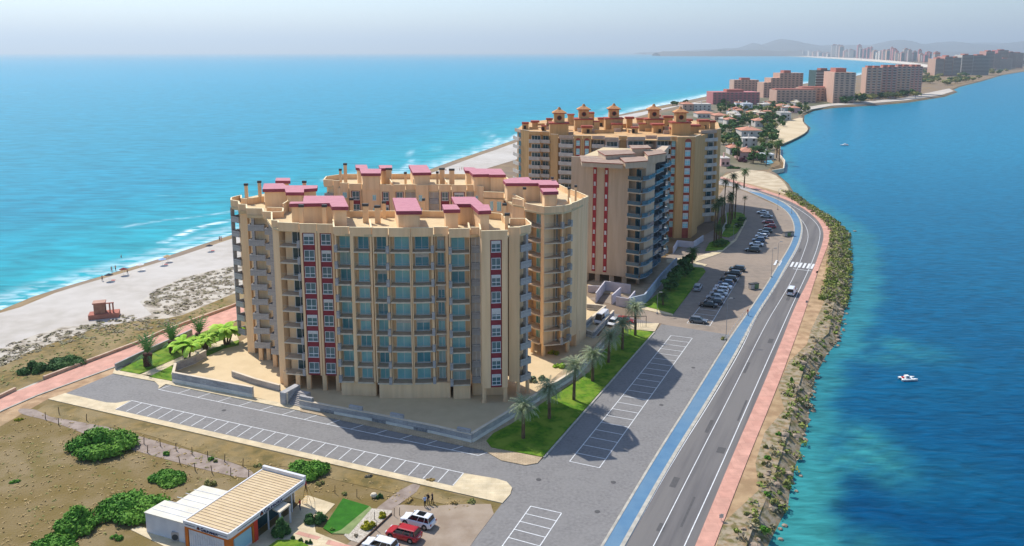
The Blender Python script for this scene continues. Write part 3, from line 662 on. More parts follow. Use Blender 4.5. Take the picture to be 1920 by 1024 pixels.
bq((760.5,346.3), (778.5,346.3), 'louver'); bq((779,347.4), (803,347.4), wins=[(.7, 1.5, .6, 1.9, [7, 8])]); bq((804,346.5), (822,346.5), 'louver'); bq((823,346.6), (845,346.6), 'red')
bq((846.5,347.4), (874.5,347.4), 'red'); bq((875.5,346.8), (888,346.8), 'louver'); bq((888.6,347.6), (906,350.4), wins=[(.6, 1.4, .6, 1.9, [7, 8])])
c.wall.prism([(x, y) for x, y in Q((612,335),(640,341),(690,343),(888,343),(940,344),(935,330),(640,329))], 3, 29.6)
deck.prism(bb, 29.5, 29.99)
parapet(c, Q((607,337.4),(612,331),(640,327),(700,326.5),(800,326.5),(930,327.2),(950,333),(960,342)), 29.95, ZT)
for xx in (735, 838): parapet(c, Q((xx, 345), (xx-6, 334)), 29.95, ZT+.3)
# right wing
c.d = 2.75
def rq(a, b, kind='plain', **k): A, B = Q(a, b); bay(c, A, B, kind, **k)
rq((984,381.4), (1020,388.4), 'balc', dp=2.2, door=(1.2, 2.9), piers=(.1, .9), out=.35)
rq((1021,388.6), (1056.6,387), 'balc', dp=2.2, door=(1.1, 3.1), piers=(.0, .3), out=.35, stone=1)
rq((1057,386.6), (1071.2,383.2), 'balc', dp=2.0, door=(.2, 1.1), piers=(0, 0), out=.3, stone=1, glass=m_glassd)
rq((1071.6,381.6), (1084,377.6)); rq((1084.4,377.2), (1103,368.6), zb=0)
rq((906.5,360), (944,361.5), wins=[(1.5, 2.2, .2, 2.2, [7, 8]), (3, 4, .2, 2.2, [7, 8])])
rq((960,372), (983,376.6), 'plain')
c.wall.prism(Q((945,358),(962,368),(990,377),(1022,383),(1052,382),(1064,380),(1084,375),(1100,368),(1096,362),(1060,345),(1000,333),(945,336)), 3.0, 29.6)
deck.prism(Q((906,350),(906.5,360),(944,361.5),(962,373),(983,377),(984,382),(1020,388.8),(1056.6,387),(1071.2,383.2),(1084,377.6),(1103,368.4),(1097,361),(1060,344),(1000,332),(945,332),(930,340)), 29.65, 30.01)
parapet(c, Q((1103,368.6),(1086,361),(1060,352),(1048,346)), 30, ZT); parapet(c, Q((983,377),(960,366),(948,350)), 30, ZT+.3); parapet(c, Q((1071,383.2),(1067,368)), 30, ZT)
for x, y in ((1021,388),(1068,384),(1000,384),(1088,376)): 
    p = Q((x, y))[0]; q = MB(); q.tube((0,0,0),(0,0,3.05),.42,.42,12); o = q.build('pillar', m_tan, ROOT); o.location = (p[0], p[1]+1, 0)
deck.build('roof_deck', m_deck, ROOT)
# penthouses
ZP = 33.9
pent = [
 [(570,367),(644,367),(653.5,387.6),(622,387.6),(618,380.8),(542,382),(545,378),(568,378)],
 [(736,371),(780,371),(791,395.6),(743,396)],
 [(829,383.4),(856,383.4),(863,392.6),(832,393)],
 [(846,369),(890,369),(906,383.4),(916,383.4),(921,394.6),(897,395.6),(882.5,382.4),(853,382.4)],
 [(495,344),(531,343.6),(536,347.5),(595.5,347.5),(594.7,353),(570,354.6),(570,360.7),(536,360.7),(534,354),(492,354.6)],
 [(517.6,333.5),(544,333.5),(544.5,339),(516,339)],
 [(666,309),(687.5,309),(690,316.4),(715,316.4),(714,325),(677,325),(674,315.4),(667,314.4)],
 [(710,309.7),(735,309.7),(735.4,315.4),(712,315.6)],
 [(766,309.3),(800,309.3),(809,323.5),(774,324)],
 [(869,313.4),(888.6,314),(892.7,316),(939.4,316.4),(948.5,327.6),(917.4,327.6),(916.6,326.6),(886.6,327),(879.5,320.5),(872,320)],
 [(943,337.5),(959,333.5),(990.7,332),(996,337.5),(1042,337.5),(1048.7,346.7),(1011.8,346.7),(1009,343.5),(948.5,343.5)],
 [(1013,352.8),(1042,352.8),(1047.4,359),(1018.4,359.7)]]
for q in pent: penthouse(c, [P2(x, y, ZP) for x, y in q], ZP, 29.9, name='penthouse_roof')
for (x, y, z, wd) in ((461,344,34.2,.6),(486,339,34.6,.6),(570.4,339,34.6,.7),(564.6,383.7,34,.75),(608,383.7,34,.75),(685,382,33.6,1.0),(707.6,385,33.4,1.0),(720,377,33.4,.6),(647,306,35.2,.7),(638,316.5,34,.5),(728.7,315,34,1.3),(828.7,315,34,1.2),(847,316.4,34,1.2),(760,322.5,33.3,.5),(820,321.5,33.3,.5),(659,371,33.6,.6),(983.5,351,33.6,.6),(946,381,33.6,.7),(951,399.5,33.2,.8),(1067,351,33.4,.5),(1079.6,347,33.8,.4),(1035.5,332,34.6,.5),(794,372,33,.4),(598,310,34,.4)):
    if x != 598: chimney(c, x, y, z, wd, 29.95)
for (x, y) in ((684,337),(697,337),(778,336),(791,336)):       # penthouse windows of the back block
    p = P(x, y+4, 31.6); q = MB(); q.box(-.28, .28, -.05, .05, -.5, .5); q.m = 1; q.box(-.33, -.28, -.07, .05, -.55, .55); q.box(.28, .33, -.07, .05, -.55, .55)
    o = q.build('penthouse_window', [m_glassd, m_frame], ROOT); o.location = (p.x, p.y-.3, p.z)
c.wall.build('wall', m_tan, ROOT); c.cop.build('coping', m_edge, ROOT)
# ================================================================ garden walls, steps
m_wbase = mat('white_plinth', S(222,218,208), S(206,202,192), 1, 0.85)
def gwall(label, pxs, h, t=.35, hb=.6, gaps=None, z=0.14, cop=True, group='garden walls round the tan complex'):
    L = WP(pxs, z); a, b = MB(), MB(); cp = MB()
    for p, q in zip(L[:-1], L[1:]):
        a.bar((*p, z-.2+hb), (*q, z-.2+hb), t, h-hb+.2); b.bar((*p, 0), (*q, 0), t+.12, z-.2+hb+.01); cp.bar((*p, z+h), (*q, z+h), t+.1, .08)
    r = thing('garden_wall', label, 'wall', group=group)
    a.build('stone_face', m_stone, r); b.build('plinth', m_wbase, r); cp.build('coping', m_slab, r)
    return r
gwall('grey stone garden wall left of the steps, running along the pavement', [(325,716),(475,745)], 1.9, .4, .9)
gwall('grey stone garden wall curving back beside the banana plants', [(325,716),(330,695),(366,681),(386,670)], 1.5, .4, .3)
gwall('grey stone garden wall on the beige terrace left of the steps', [(436,706),(480,721),(525,733)], 1.1, .35, .15)
r_ = gwall('long low stone garden wall on white plinth along the shaded pavement', [(563,763),(640,778),(700,789),(817,813),(885,829)], 1.3, .4, .65)
for k, (x, y) in enumerate(((575,765),(668,783),(745,798),(870,826))):
    A, B = P2(x-12, y-2.4, 0), P2(x+12, y+2.4, 0); q = MB(); q.bar((*A, .5), (*B, .5), .5, 1.6); q.build('stone_pier', m_stone, r_)
for k, (x, y) in enumerate(((615,774.5),(712,793),(790,809))):
    A, B = P2(x-13, y-2.5, 0), P2(x+13, y+2.6, 0); q = MB(); q.bar((*A, .05), (*B, .05), .56, .62); q.build('vent_block', mat('vent_grey', S(150,150,150), S(110,110,112), 3, .9), r_)
r_ = gwall('long stone garden wall on white plinth beside the lawn with palms', [(885,829),(960,783),(1020,744),(1082,705),(1130,651),(1160,614)], 1.5, .4, .8)
gwall('low stone garden wall round the brown sunken bed by the right wing', [(1086,625),(1112,634),(1150,592)], 1.3, .4, .6)
gwall('low stone garden wall closing the terrace below the right wing', [(1086,625),(1135,583),(1100,580)], 1.3, .4, .6)
sheet('sunken_bed', [(1108,626),(1122,630),(1140,606),(1130,603)], mat('bed_earth', S(140,100,70), S(120,84,58), 1, .95), 0.2)
st = thing('entrance_steps', 'flight of dark stone steps between stone cheeks up to the tan complex', 'steps')
A = Vector(P(536, 757, 0.14)); B = Vector(P(562, 763, 0.14)); M, w_ = c.frame(A, B)
q = MB(M)
for k in range(8): q.box(.3, w_-.1, .0+k*.32, 3.2, .14+k*.18, .14+(k+1)*.18)
q.build('tread', m_concg, st)
q = MB(M); q.box(-.9, .28, -.4, 3.6, 0, 2.3); q.build('cheek_wall', m_stone, st); q = MB(M); q.box(.27, .5, -.1, .1, 0, 2.2); q.build('post', m_slab, st)
# courtyard planters
for (x, y, n_) in ((0,0,0),): pass
# ================================================================ pale tower behind the complex
m_bw = stucco('stucco_greyish', S(206,184,158), S(198,174,148))
m_rd = mat('red_strip', S(168,58,62), S(150,50,56), 1, .85)
m_terr = mat('terracotta', S(170,86,70), S(150,72,58), 1, .85)
m_bglass = mat('blue_glass', S(70,110,124), S(44,78,92), 0.4, 0.1, spec=.6)
m_whitep = mat('white_balcony', S(208,200,190), S(190,182,172), .6, .85)
m_awn = mat('awning', S(190,180,160), S(150,120,100), 1, .9)
TB = thing('apartment_tower', 'pale beige tower with two red window strips and glass balconies on its right side', 'apartment block')
ZB = 33.7; QB = lambda *pp: [P2(x, y, ZB) for x, y in pp]
m_rail_b = m_rail.copy(); m_rail_b.node_tree.nodes['Principled BSDF'].inputs['Alpha'].default_value = .75; m_rail_b.node_tree.nodes['Principled BSDF'].inputs['Base Color'].default_value = S(84,118,134)
c = Ctx(TB, 2.6, 3.25, 9, ZB, wall=m_bw, railm=m_rail_b, roofm=mat('felt_brown', S(172,146,128), S(150,126,110), .6, .9), fascm=m_terr, zb=2.3, d=8)
A, B1 = QB((1071.5,293.6), (1180,299.5)); B2 = QB((1205,301.5))[0]; Cc = QB((1254,272))[0]
dirn = (Vector(Cc)-Vector(B2)).normalized()
bay(c, A, B1, 'plain')
M, w_ = c.frame(A, B1)
for x in (7.0, 9.9):                                   # red strips at the photo's spacing
    x = w_*{7.0:.42, 9.9:.62}[x]
    q = MB(M); q.box(x-.5, x+.5, -.06, .02, 3.0, 31.9); q.build('red_strip', m_rd, TB)
    gm, sub = win_mesh(x-.24, x+.24, 1.1, 2.0, -.09, c, mull=0, glass=m_shut if x < 9 else m_frame); repeat(c, gm, 'window', M, sub=sub[:1])
bay(c, B1, B2, 'balc', dp=2.2, door=(.5, 2.6), piers=(0, 0), out=.7, glass=m_bglass, rail=1)
side = [Vector(B2)+dirn*t for t in (0, 5.5, 11, 17.5, 24, 30, 35.5)]
nrm = Vector((dirn.y, -dirn.x))
for k in range(6):
    a, b = side[k], side[k+1]; off = (.0, -.9, .3, -.9, .3, -.6)[k]
    if 0: bay(c, a+nrm*off, b+nrm*off, 'balc', dp=2.4, door=(.15, (b-a).length-.2), piers=(.0, .12), out=1.3, glass=m_bglass, ht=2.7)
m_part = mat('partition_shade_grey', S(110,112,114), S(90,94,98), 1, .9)  # partitions darker than the walls: shade of this side put into the colour
zig = []
for k in range(6):
    a, b = side[k], side[k+1]; zig += [a+nrm*(.2, 1.6)[k % 2], (a*.65+b*.35)+nrm*(1.3, 2.0)[k % 2], (a*.2+b*.8)+nrm*(1.7, 1.4)[k % 2]]
zig.append(side[6]+nrm*.6); inn = [side[0]-nrm*1.4, side[-1]-nrm*1.4]
sb = MB(); sb.prism([tuple(p) for p in zig+inn[::-1]], -.2, 0); sb = sb.mesh('balcony', mat('slab_shade_bluegrey', S(168,178,184), S(146,158,166), 1, .8))  # slab colour darkened to carry the shade of the tower's right side
gl = MB()
for a, b in zip(zig[:-1], zig[1:]): gl.bar((*a, .04), (*b, .04), .05, 1.0)
gl = gl.mesh('glass_rail', m_rail_b)
for k in range(9):
    o = ob('long_balcony', sb, TB, (0, 0, 2.6+k*3.25)); ob('glass_rail', gl, o)
    q = MB(); q.bar((*inn[0], 2.7+k*3.25), (*inn[1], 2.7+k*3.25), .2, 2.7); q.build('window_wall', m_glassd, TB)
    for t in range(1, 7): p = side[0].lerp(side[-1], t/6.5); q = MB(); q.bar((*(p-nrm*1.3), 2.6+k*3.25), (*(p+nrm*.4), 2.6+k*3.25), .12, 3.0); q.build('partition', m_part, TB)
c.wall.prism([tuple(p) for p in (side[0]-nrm*1.5, side[0]+nrm*.3, side[2]+nrm*1.5, side[4]+nrm*1.4, side[6]+nrm*.5, side[6]-nrm*1.5)], 31.7, 33.7)
bodyp = [Vector(A)+Vector((.1,.4)), Vector(B1)+Vector((-.3, 2.5)), side[0]-nrm*1.6+dirn*1.5, side[-1]-nrm*1.6, Vector(A)+dirn*34]
c.wall.prism([tuple(p) for p in bodyp], 2.4, 32.3)
dk = MB(); dk.prism([tuple(p) for p in (Vector(A)+Vector((.1,.3)), Vector(B1)+Vector((0,.3)), side[0]-nrm*.4, side[-1]-nrm*.6, Vector(A)+dirn*34)], 32.2, 32.5); dk.build('roof_deck', m_deck, TB)
for pts, z in (([(1087,281),(1155,283),(1170,296),(1090,292)],35.2), ([(1158,281),(1209,283),(1216,290),(1172,293)],35.6), ([(1120,272),(1180,270),(1192,277),(1135,280)],36.4), ([(1206,272),(1240,270),(1250,276),(1215,281)],36.2), ([(1180,262),(1215,262),(1222,267),(1185,268)],37)):
    penthouse(c, [P2(x, y, z) for x, y in pts], max(z-1.5, 33.2), 32.4, th=.18, inset=.2)
for t, r0 in ((.05,1),(.3,1),(.5,1),(.75,1),(.97,1)):
    p = Vector(A).lerp(Vector(B1), t); q = MB(); q.box(-.6, .6, -.6, .6, 0, 2.5); o = q.build('pillar', m_bw, TB); o.location = (p.x, p.y+1, 0)
for t in (.1, .35, .6, .85, 1):
    p = Vector(B2).lerp(Vector(Cc), t)-nrm*1.2; q = MB(); q.box(-.4, .4, -.4, .4, 0, 2.7); o = q.build('pillar', m_bw, TB); o.location = (p.x, p.y, 0)
q = MB(); q.prism([tuple(p) for p in (Vector(A)+dirn*9, Vector(B1)+dirn*9, side[-1]-nrm*6, Vector(A)+dirn*30)], 0, 2.45); q.build('lobby', m_bw, TB)
c.wall.build('wall', m_bw, TB); c.cop.build('coping', m_conc, TB)
# forecourt ramps and walls of that tower
m_lilac = mat('render_lilac_grey', S(206,200,206), S(190,184,190), .6, .9)
def rwall(label, pxs, h, t=.3, m=m_lilac, z=0, group='rendered walls of the tower forecourt'):
    L = WP(pxs, z); a = MB()
    for p, q in zip(L[:-1], L[1:]): a.bar((*p, z), (*q, z), t, h)
    o = a.build('forecourt_wall', m); tag(o, label, 'wall', group); return o
rwall('pale rendered wall of the ramp, nearest the tan complex', [(1117,568),(1134,545)], 2.6)
rwall('long pale rendered wall behind the ramp under the tower', [(1134,545),(1182,552)], 2.6)
rwall('short pale rendered wall in the middle of the ramps', [(1147,571),(1163,556)], 2.4)
rwall('pale rendered wall box right of the ramps', [(1155,573),(1178,577),(1190,562)], 2.3)
rwall('white gated wall left of the ramps', [(1102,548),(1128,549)], 1.8)
rwall('long bluish retaining wall with glass rail beside the dark hedge', [(1180,578),(1208,571),(1240,530),(1268,500)], 2.6, .4, mat('render_bluish', S(176,186,196), S(150,164,178), .8, .9))
sheet('forecourt', [(1102,545),(1215,560),(1265,500),(1262,486),(1200,478),(1102,530)], m_browns, 0.12)
# ================================================================ orange complex
TC = thing('apartment_complex', 'orange ochre apartment complex with small cupolas on its terraced roof', 'apartment block')
m_och = stucco('stucco_ochre', S(212,170,118), S(198,154,102)); m_pale = stucco('stucco_grey_pink', S(196,172,154), S(184,160,142))
ZC = 33.8; QC = lambda *pp: [P2(x, y, ZC) for x, y in pp]
c = Ctx(TC, 3.0, 3.0, 10, ZC, wall=m_och, roofm=m_terr, fascm=m_terr, zb=0, d=7, red=m_terr, slabm=m_whitep)
cp_ = Ctx(TC, 3.0, 3.0, 10, ZC, wall=m_pale, zb=0, d=7, slabm=m_whitep); 
def cb(a, b, kind='plain', cc=None, **k): A, B = QC(a, b); bay(cc or c, A, B, kind, **k)
cb((965,240), (976,243), 'white', cp_, out=.7); cb((977,243.4), (992,245.4)); cb((992.2,246.4), (1013,247.2), 'white'); cb((1013.4,246.8), (1032,247.6), 'white')
cb((1032.5,251.6), (1046,252.4)); cb((1048,253.6), (1075,254.4), 'white', cp_); cb((1076,254.4), (1092,254.6), 'red', x=(.6, 2.2)); cb((1092.4,254.6), (1109,254.8), 'red', x=(.6, 2.3))
cb((1110,254.5), (1134,255), 'white', cp_); cb((1134.4,257.5), (1160,258), 'white', cp_, out=.9); cb((1160.4,255), (1176,255.4)); cb((1176.4,256.8), (1210,256.8), 'white', cp_); cb((1210.4,254), (1232,254), 'white', cp_); cb((1233,256.6), (1258,256.2), 'white', cp_)
cb((1258.6,256.2), (1269.5,256.2), 'red', x=(.05, 1.95)); cb((1270,257.2), (1303,257), 'red', x=(2.6, 4.8), sh=[1,3,1,3,1,1,3,1,1,1]); cb((1303.5,256.4), (1314,252.6))
cb((1315,244.6), (1344.5,243.4), 'white', cp_, out=.9); cb((1345,242.4), (1352.5,240.6))
for (a, b, xm) in (((1076,254.4),(1092,254.6),None), ((1092.4,254.6),(1109,254.8),None), ((1270,257.2),(1303,257),(2.6, 4.8))):   # arch heads of the red strips
    A, B = QC(a, b); M, w_ = c.frame(A, B); x0, x1 = xm or (.6, 2.25); r = (x1-x0)/2; q = MB(M)
    q.prism([(x0+r+r*math.cos(t), .0) for t in (0,)]+[(0, 0)], 0, 0) if 0 else None
    pts = [(x0+r+r*math.cos(PI*k/12), 32.2+r*math.sin(PI*k/12)-.0) for k in range(13)]
    i = q.av([(x, -.03, z) for x, z in pts]); j = q.av([(x, .03, z) for x, z in pts]); q.f.append(tuple(range(i+12, i-1, -1))); q.f.append(tuple(range(j, j+13))); q.mi += [0, 0]
    for k in range(13): l = (k+1) % 13; q.f.append((i+k, i+l, j+l, j+k)); q.mi.append(0)
    q.build('arch_head', m_terr, TC)
c.wall.prism(QC((970,239),(995,242.5),(1036,247.5),(1110,252),(1232,251.5),(1305,251),(1340,239),(1352,239.6),(1346,225),(1270,220),(1150,216),(1048,218),(990,225)), 0.2, 32.5)
dk = MB(); dk.prism(QC((966,239.6),(992,245.2),(1032,247.4),(1046,252),(1109,254.6),(1232,256.6),(1303,256.8),(1314,252.4),(1315,244.4),(1352,240.4),(1346,224),(1270,219),(1150,215),(1048,217),(985,225)), 32.4, 32.7); dk.build('roof_deck', mat('terrace_ochre', S(214,176,124), S(190,146,100), .4, .9), TC)
rr = random.Random(3)
pz = [((985,237),14,2.8),((1003,233),18,2.6),((1020,240),12,2.2),((1030,231),14,3.2),((1058,238),16,3.0),((1084,236),14,4.2),((1100,244),22,2.8),((1118,240),12,3.8),((1128,232),16,3.6),((1156,240),22,3.0),((1150,232),14,4.6),((1180,235),18,4.4),((1190,244),14,2.4),((1204,240),16,3.0),((1232,243),24,3.4),((1228,232),22,4.6),((1252,236),20,5.0),((1262,246),14,2.6),((1290,236),16,3.8),((1300,243),24,3.0),((1318,236),22,3.6),((1336,236),12,3.2),((1276,232),16,4.4),((1070,229),16,4.4),((1104,228),22,5.0),((1200,230),16,3.0)]
for i, ((x, y), wpx, h) in enumerate(pz):
    z = 32.6+h; p = P(x, y, 33.8); s_ = wpx/5.4/2; s2 = s_*rr.uniform(.7, 1.1)
    penthouse(c, [(p.x-s_, p.y-s2), (p.x+s_, p.y-s2), (p.x+s_, p.y+s2), (p.x-s_, p.y+s2)], z, 32.5, th=rr.choice((.35, .55, .7)), inset=rr.choice((.1,.3,.6)))
    if i % 2 == 0:
        q = MB(); q.box(-.5, .5, -.06, .02, 0, 1.3); o = q.build('terrace_window', m_dark, TC); o.location = (p.x+rr.uniform(-.8, .8), p.y-s2+.1, 32.9)
for i in range(34):
    x = 990+i*10.4+rr.uniform(-3, 3); y = rr.uniform(234, 252) if 1040 < x < 1310 else rr.uniform(233, 242); p = P(x, y, 33); q = MB(); l = rr.uniform(1, 3.5); hh = rr.uniform(.8, 1.6)
    if i % 3: q.box(-l, l, -.15, .15, 0, hh)
    else: q.box(-.15, .15, -l, l, 0, hh)
    o = q.build('terrace_wall', rr.choice((m_och, m_pale, m_whitep)), TC); o.location = (p.x, p.y, 32.65)
for (x, y) in ((1048.5,203),(1094.5,197),(1151,196),(1226,197),(1276,202)):
    p = P(x, y, 42.0); penthouse(c, [(p.x-3.6, p.y-3.4), (p.x+3.4, p.y-3.4), (p.x+3.4, p.y+3), (p.x-3.6, p.y+3)], 37.2, 32.5, th=.4, inset=.3)
    q = MB(); q.box(-1.8, 1.8, -1.8, 1.8, -4.9, -1.6)
    o = q.build('cupola', m_och, TC); o.location = p
    q = MB(); q.box(-2.4, 2.4, -2.4, 2.4, -1.75, -1.45); q.m = 1; q.prism([(-2.5,-2.5),(2.5,-2.5),(2.5,2.5),(-2.5,2.5)], -1.45, -.5, [(-.9,-.9),(.9,-.9),(.9,.9),(-.9,.9)]); q.tube((0,0,-.5), (0,0,.4), .8, .3, 8)
    q.build('cupola_roof', [m_terr, mat('tile_sand', S(214,160,106), S(180,120,80), 2, .9)], o)
    q = MB(); q.tube((0,-1.86,-3.2), (0,-1.7,-3.2), .9, .9, 16); q.build('round_window', m_terr, o)
    q = MB(); q.tube((0,-1.92,-3.2), (0,-1.8,-3.2), .66, .66, 16); q.build('pane', m_dark, o)
cp_.wall.build('grey_wall', m_pale, TC); c.wall.build('wall', m_och, TC); c.cop.build('coping', m_conc, TC)
rwall('low wall and ramp in front of the orange complex', [(1262,476),(1270,462),(1300,465),(1318,452)], 2.0, .3, group='walls before the orange complex')
rwall('curved white wall under the palms by the orange complex', [(1352,442),(1362,425),(1360,405)], 2.0, .3, m_whitep, group='walls before the orange complex')
# ================================================================ far blocks
m_farw = mat('far_window', S(128,110,104), rough=.6)
def tower(label, px0, px1, ybase, ytop, storeys, style, m, depth=16, rz=0, cat='apartment block', roofs=None, group='apartment blocks further along the spit', steps=None, side=None):
    A, B = P(px0, ybase), P(px1, ybase); Y = (A.y+B.y)/2; w_ = (B-A).length; zt = max(8, at_depth((px0+px1)/2, ytop, Y).z); sh = zt/storeys
    r = thing('apartment_building', label, cat, ((A.x+B.x)/2, Y, 0), rz, group)
    q = MB()
    if steps:
        for (a, b, hh) in steps: q.box((a-.5)*w_, (b-.5)*w_, 0, depth, 0, zt*hh)
    else: q.box(-w_/2, w_/2, 0, depth, 0, zt)
    q.build('wall', m, r)
    if style == 'bands':
        for k in range(1, storeys):
            q = MB(); q.box(-w_/2-.4, w_/2+.4, -1.2, .1, k*sh-.5, k*sh+.55); q.m = 1; q.box(-w_/2+.6, w_/2-.6, -.12, .05, k*sh+.6, (k+1)*sh-.55)
            q.build('balcony', [m_whitep, m_farw], r)
    else:
        nc = max(2, int(w_/5)); g = MB(); g.box(-w_/nc*.26, w_/nc*.26, -.12, .1, sh*.25, sh*.78); gm = g.mesh('window', m_farw); f = MB(); f.box(-w_/nc*.32, w_/nc*.32, -.7, .05, sh*.1, sh*.3); fm = f.mesh('balcony', m_whitep if style == 'balc' else m)
        cnt = 0
        for k in range(storeys):
            for j in range(nc):
                xx = (j+.5)/nc
                if steps and not any(a <= xx <= b and (k+1)/storeys <= hh+.02 for a, b, hh in steps): continue
                if cnt >= 99: break
                cnt += 1; o = ob('window', gm, r, (-w_/2+(j+.5)*w_/nc, 0, k*sh))
                if style == 'balc': ob('balcony', fm, o)
    if side:                                              # windows on the visible right side
        ns = max(2, int(depth/7))
        g = MB(); g.box(-.1, .9, 0, depth/ns*.7, sh*.1, sh*.3); g.m = 1; g.box(-.05, .2, .4, depth/ns*.65, sh*.32, sh*.85); gm = g.mesh('balcony', [m_whitep, m_bglass])
        for k in range(storeys):
            for j in range(ns): ob('side_balcony', gm, r, (w_/2, .5+j*depth/ns, k*sh))
    for (x, hw, hh) in (roofs or [(0, .18, 3)]):
        q = MB(); q.box((x-hw)*w_, (x+hw)*w_, depth*.2, depth*.7, zt-.1, zt+hh); q.build('roof_house', m_terf, r)
    return r
m_pinkb = stucco('stucco_pink', S(204,158,146), S(190,142,130)); m_brn = stucco('stucco_brown_pink', S(210,174,152), S(196,158,138)); m_wht = stucco('stucco_white', S(214,206,196), S(200,192,182)); m_mar = stucco('stucco_rose', S(198,130,128), S(182,114,114)); m_terf = mat('far_roof_tile', S(188,122,106), S(172,106,92), 1, .9)
m_gryb = stucco('stucco_grey', S(178,168,162), S(164,154,148))
tower('small brown pink block with red roof house, left of the stepped block', 1375, 1422, 176, 150, 6, 'grid', m_brn, 22, .05)
tower('stepped brown pink block rising to the right beside the sea', 1430, 1505, 183, 137, 11, 'grid', m_brn, 24, .08, steps=[(0,.18,.62),(.18,.4,.8),(.4,1,1)], roofs=[(.12,.09,3.5)])
tower('dark green glass block with white curved balcony bands by the sea', 1528, 1562, 178, 132, 9, 'bands', mat('dark_green_block', S(70,92,88), S(60,80,78), 1, .6), 30, .0)
tower('rose coloured low block of flats with arches behind the trees', 1336, 1424, 196, 173, 5, 'grid', m_mar, 30, .02)
tower('long low block with orange tile roof in front of the stepped block', 1455, 1530, 193, 169, 5, 'grid', m_brn, 26, .04, roofs=[(0,.5,1.5)])
tower('low brown block with orange roof between the stepped and the tall block', 1505, 1570, 190, 165, 5, 'grid', m_brn, 26, .04, roofs=[(0,.5,1.5)])
tower('tall pale block with dark glazed right side nearest the lagoon', 1562, 1600, 194, 136, 13, 'grid', m_brn, 60, -.16, side=1, roofs=[(-.1,.25,5)])
for k, (a, b, yb, yt) in enumerate(((1622,1650,186,127),(1651,1678,184,125.5),(1679,1704,181,124.5),(1705,1726,178,124.5))):
    tower(['left part','second part','third part','right end'][k]+' of the long brown pink apartment row with terracotta roofs', a, b, yb, yt, 12, 'balc', (m_brn, m_pinkb)[k % 2], 22, -.12, roofs=[(-.25,.15,2.5),(.2,.18,2.5)])
G = 'apartment towers of the far resort'
tw = [(1752,1768,143,110,m_brn,'brown slab, leftmost of the right hand cluster'),(1769,1784,143,106,m_pinkb,'brown pink slab right of the leftmost one'),(1785,1800,143,108,m_brn,'narrow beige slab between brown slabs'),(1801,1822,141,103,m_wht,'white banded tower with stepped top'),(1822,1853,141,104,m_gryb,'broad grey brown tower right of the white banded one'),(1846,1862,133,96,m_pinkb,'tall reddish tower behind the broad grey one'),(1862,1876,131,101,m_wht,'slim cream tower'),(1868,1888,130,94,m_mar,'tall dark red slab behind the slim cream tower'),(1874,1896,131,110,m_wht,'white low tower by the lagoon'),(1888,1904,129,98,m_gryb,'grey tower right of the dark red slab'),(1902,1917,128,99,m_pinkb,'reddish tower at the right edge')]
for a, b, yb, yt, m, lb in tw: tower(lb+' in the far resort', a, b, yb, yt, 14, 'bands', m, 40, 0, group=G)
rr = random.Random(11)
GG = 'tiny hazy towers along the far beach'
N0 = 0
hs = sorted((rr.uniform(1738, 1918), rr.uniform(0, 1)) for _ in range(46))
for k, (x, t_) in enumerate(hs):
    yb = np.interp(x, [1738,1800,1850,1918], [137,140,134,129])-t_*np.interp(x, [1738,1918], [14,12]); A = P(x, yb); pxw = A.y/F; w_ = rr.uniform(8, 17)*pxw; zt = rr.choice((4, 5, 7, 9, 14, 22 if t_ > .5 else 7))*pxw
    r = thing('apartment_building', f'low hazy building of the far resort, {ordw(k)} counting from the left', 'building', (A.x, A.y, 0), 0, 'low buildings of the far resort')
    q = MB(); q.box(-w_/2, w_/2, 0, w_*.7, 0, zt); q.build('wall', rr.choice((m_wht, m_brn, m_pinkb, m_wht, m_gryb)), r); q = MB(); q.box(-w_/2*1.04, w_/2*1.04, -.5, w_*.72, zt, zt*1.12); q.build('roof', rr.choice((m_terf, m_conc)), r)
    q = MB(); q.box(-w_/2*.8, w_/2*.8, -.8, .5, zt*.3, zt*.75); q.build('window_wall', m_farw, r)
for k in range(84):
    x = 1366+k*4.75+rr.uniform(-3, 3); yb = np.interp(x, [1370,1500,1600,1700,1770], [101.8,104.5,108.5,115.5,118])+rr.uniform(-.3, .5)
    wpx = rr.uniform(4, 10) if x > 1480 else rr.uniform(3, 7); hp = rr.uniform(6, 11) if x < 1560 else rr.uniform(12, 24)
    hp *= np.interp(x, [1370, 1480, 1560, 1700, 1770], [.45, .8, 1, 1.05, .8])
    A = P(x, yb); pxw = A.y/F; r = thing('apartment_building', f'tiny hazy tower in the far beach skyline, {ordw(k)} counting from the left', 'apartment block', (A.x, A.y, 0), 0, GG)
    w_ = wpx*pxw; zt = hp*pxw; q = MB(); q.box(-w_/2, w_/2, 0, w_*.6, 0, zt); q.build('wall', rr.choice((m_wht, m_brn, m_pinkb, m_gryb, m_mar)), r)
    q = MB(); q.box(-w_/2+w_*.1, w_/2-w_*.1, -1, .5, zt*.1, zt*.9); q.build('window_wall', rr.choice((m_gryb, m_bglass, m_whitep)), r)
    q = MB(); q.box(-w_*.2, w_*.2, w_*.1, w_*.5, zt, zt*1.07); q.build('roof_house', m_terf, r)
sheet('far_beach', [(1300,100.9),(1400,102.7),(1500,106),(1600,112.6),(1660,117),(1698,120.6),(1690,124),(1665,129),(1680,130),(1712,127),(1740,130),(1760,138),(1770,132),(1745,122),(1700,116),(1640,111),(1560,106.5),(1450,102.8),(1300,100.5)], mat('far_sand', S(226,214,196), S(214,200,180), .01, .95), 0.6)
sheet('shore_road', [(1505,208),(1560,198),(1640,193),(1700,188),(1765,178),(1788,171),(1780,166),(1750,172),(1690,184),(1620,190),(1550,195),(1500,203)], mat('pale_road', S(206,194,178), S(180,170,158), .05, .9), 0.6)
sheet('far_inlet', [(1735,106.5),(1790,105.5),(1830,107),(1812,112),(1770,113),(1740,110)], mat('inlet_water', S(60,150,190), rough=.4), 0.8)
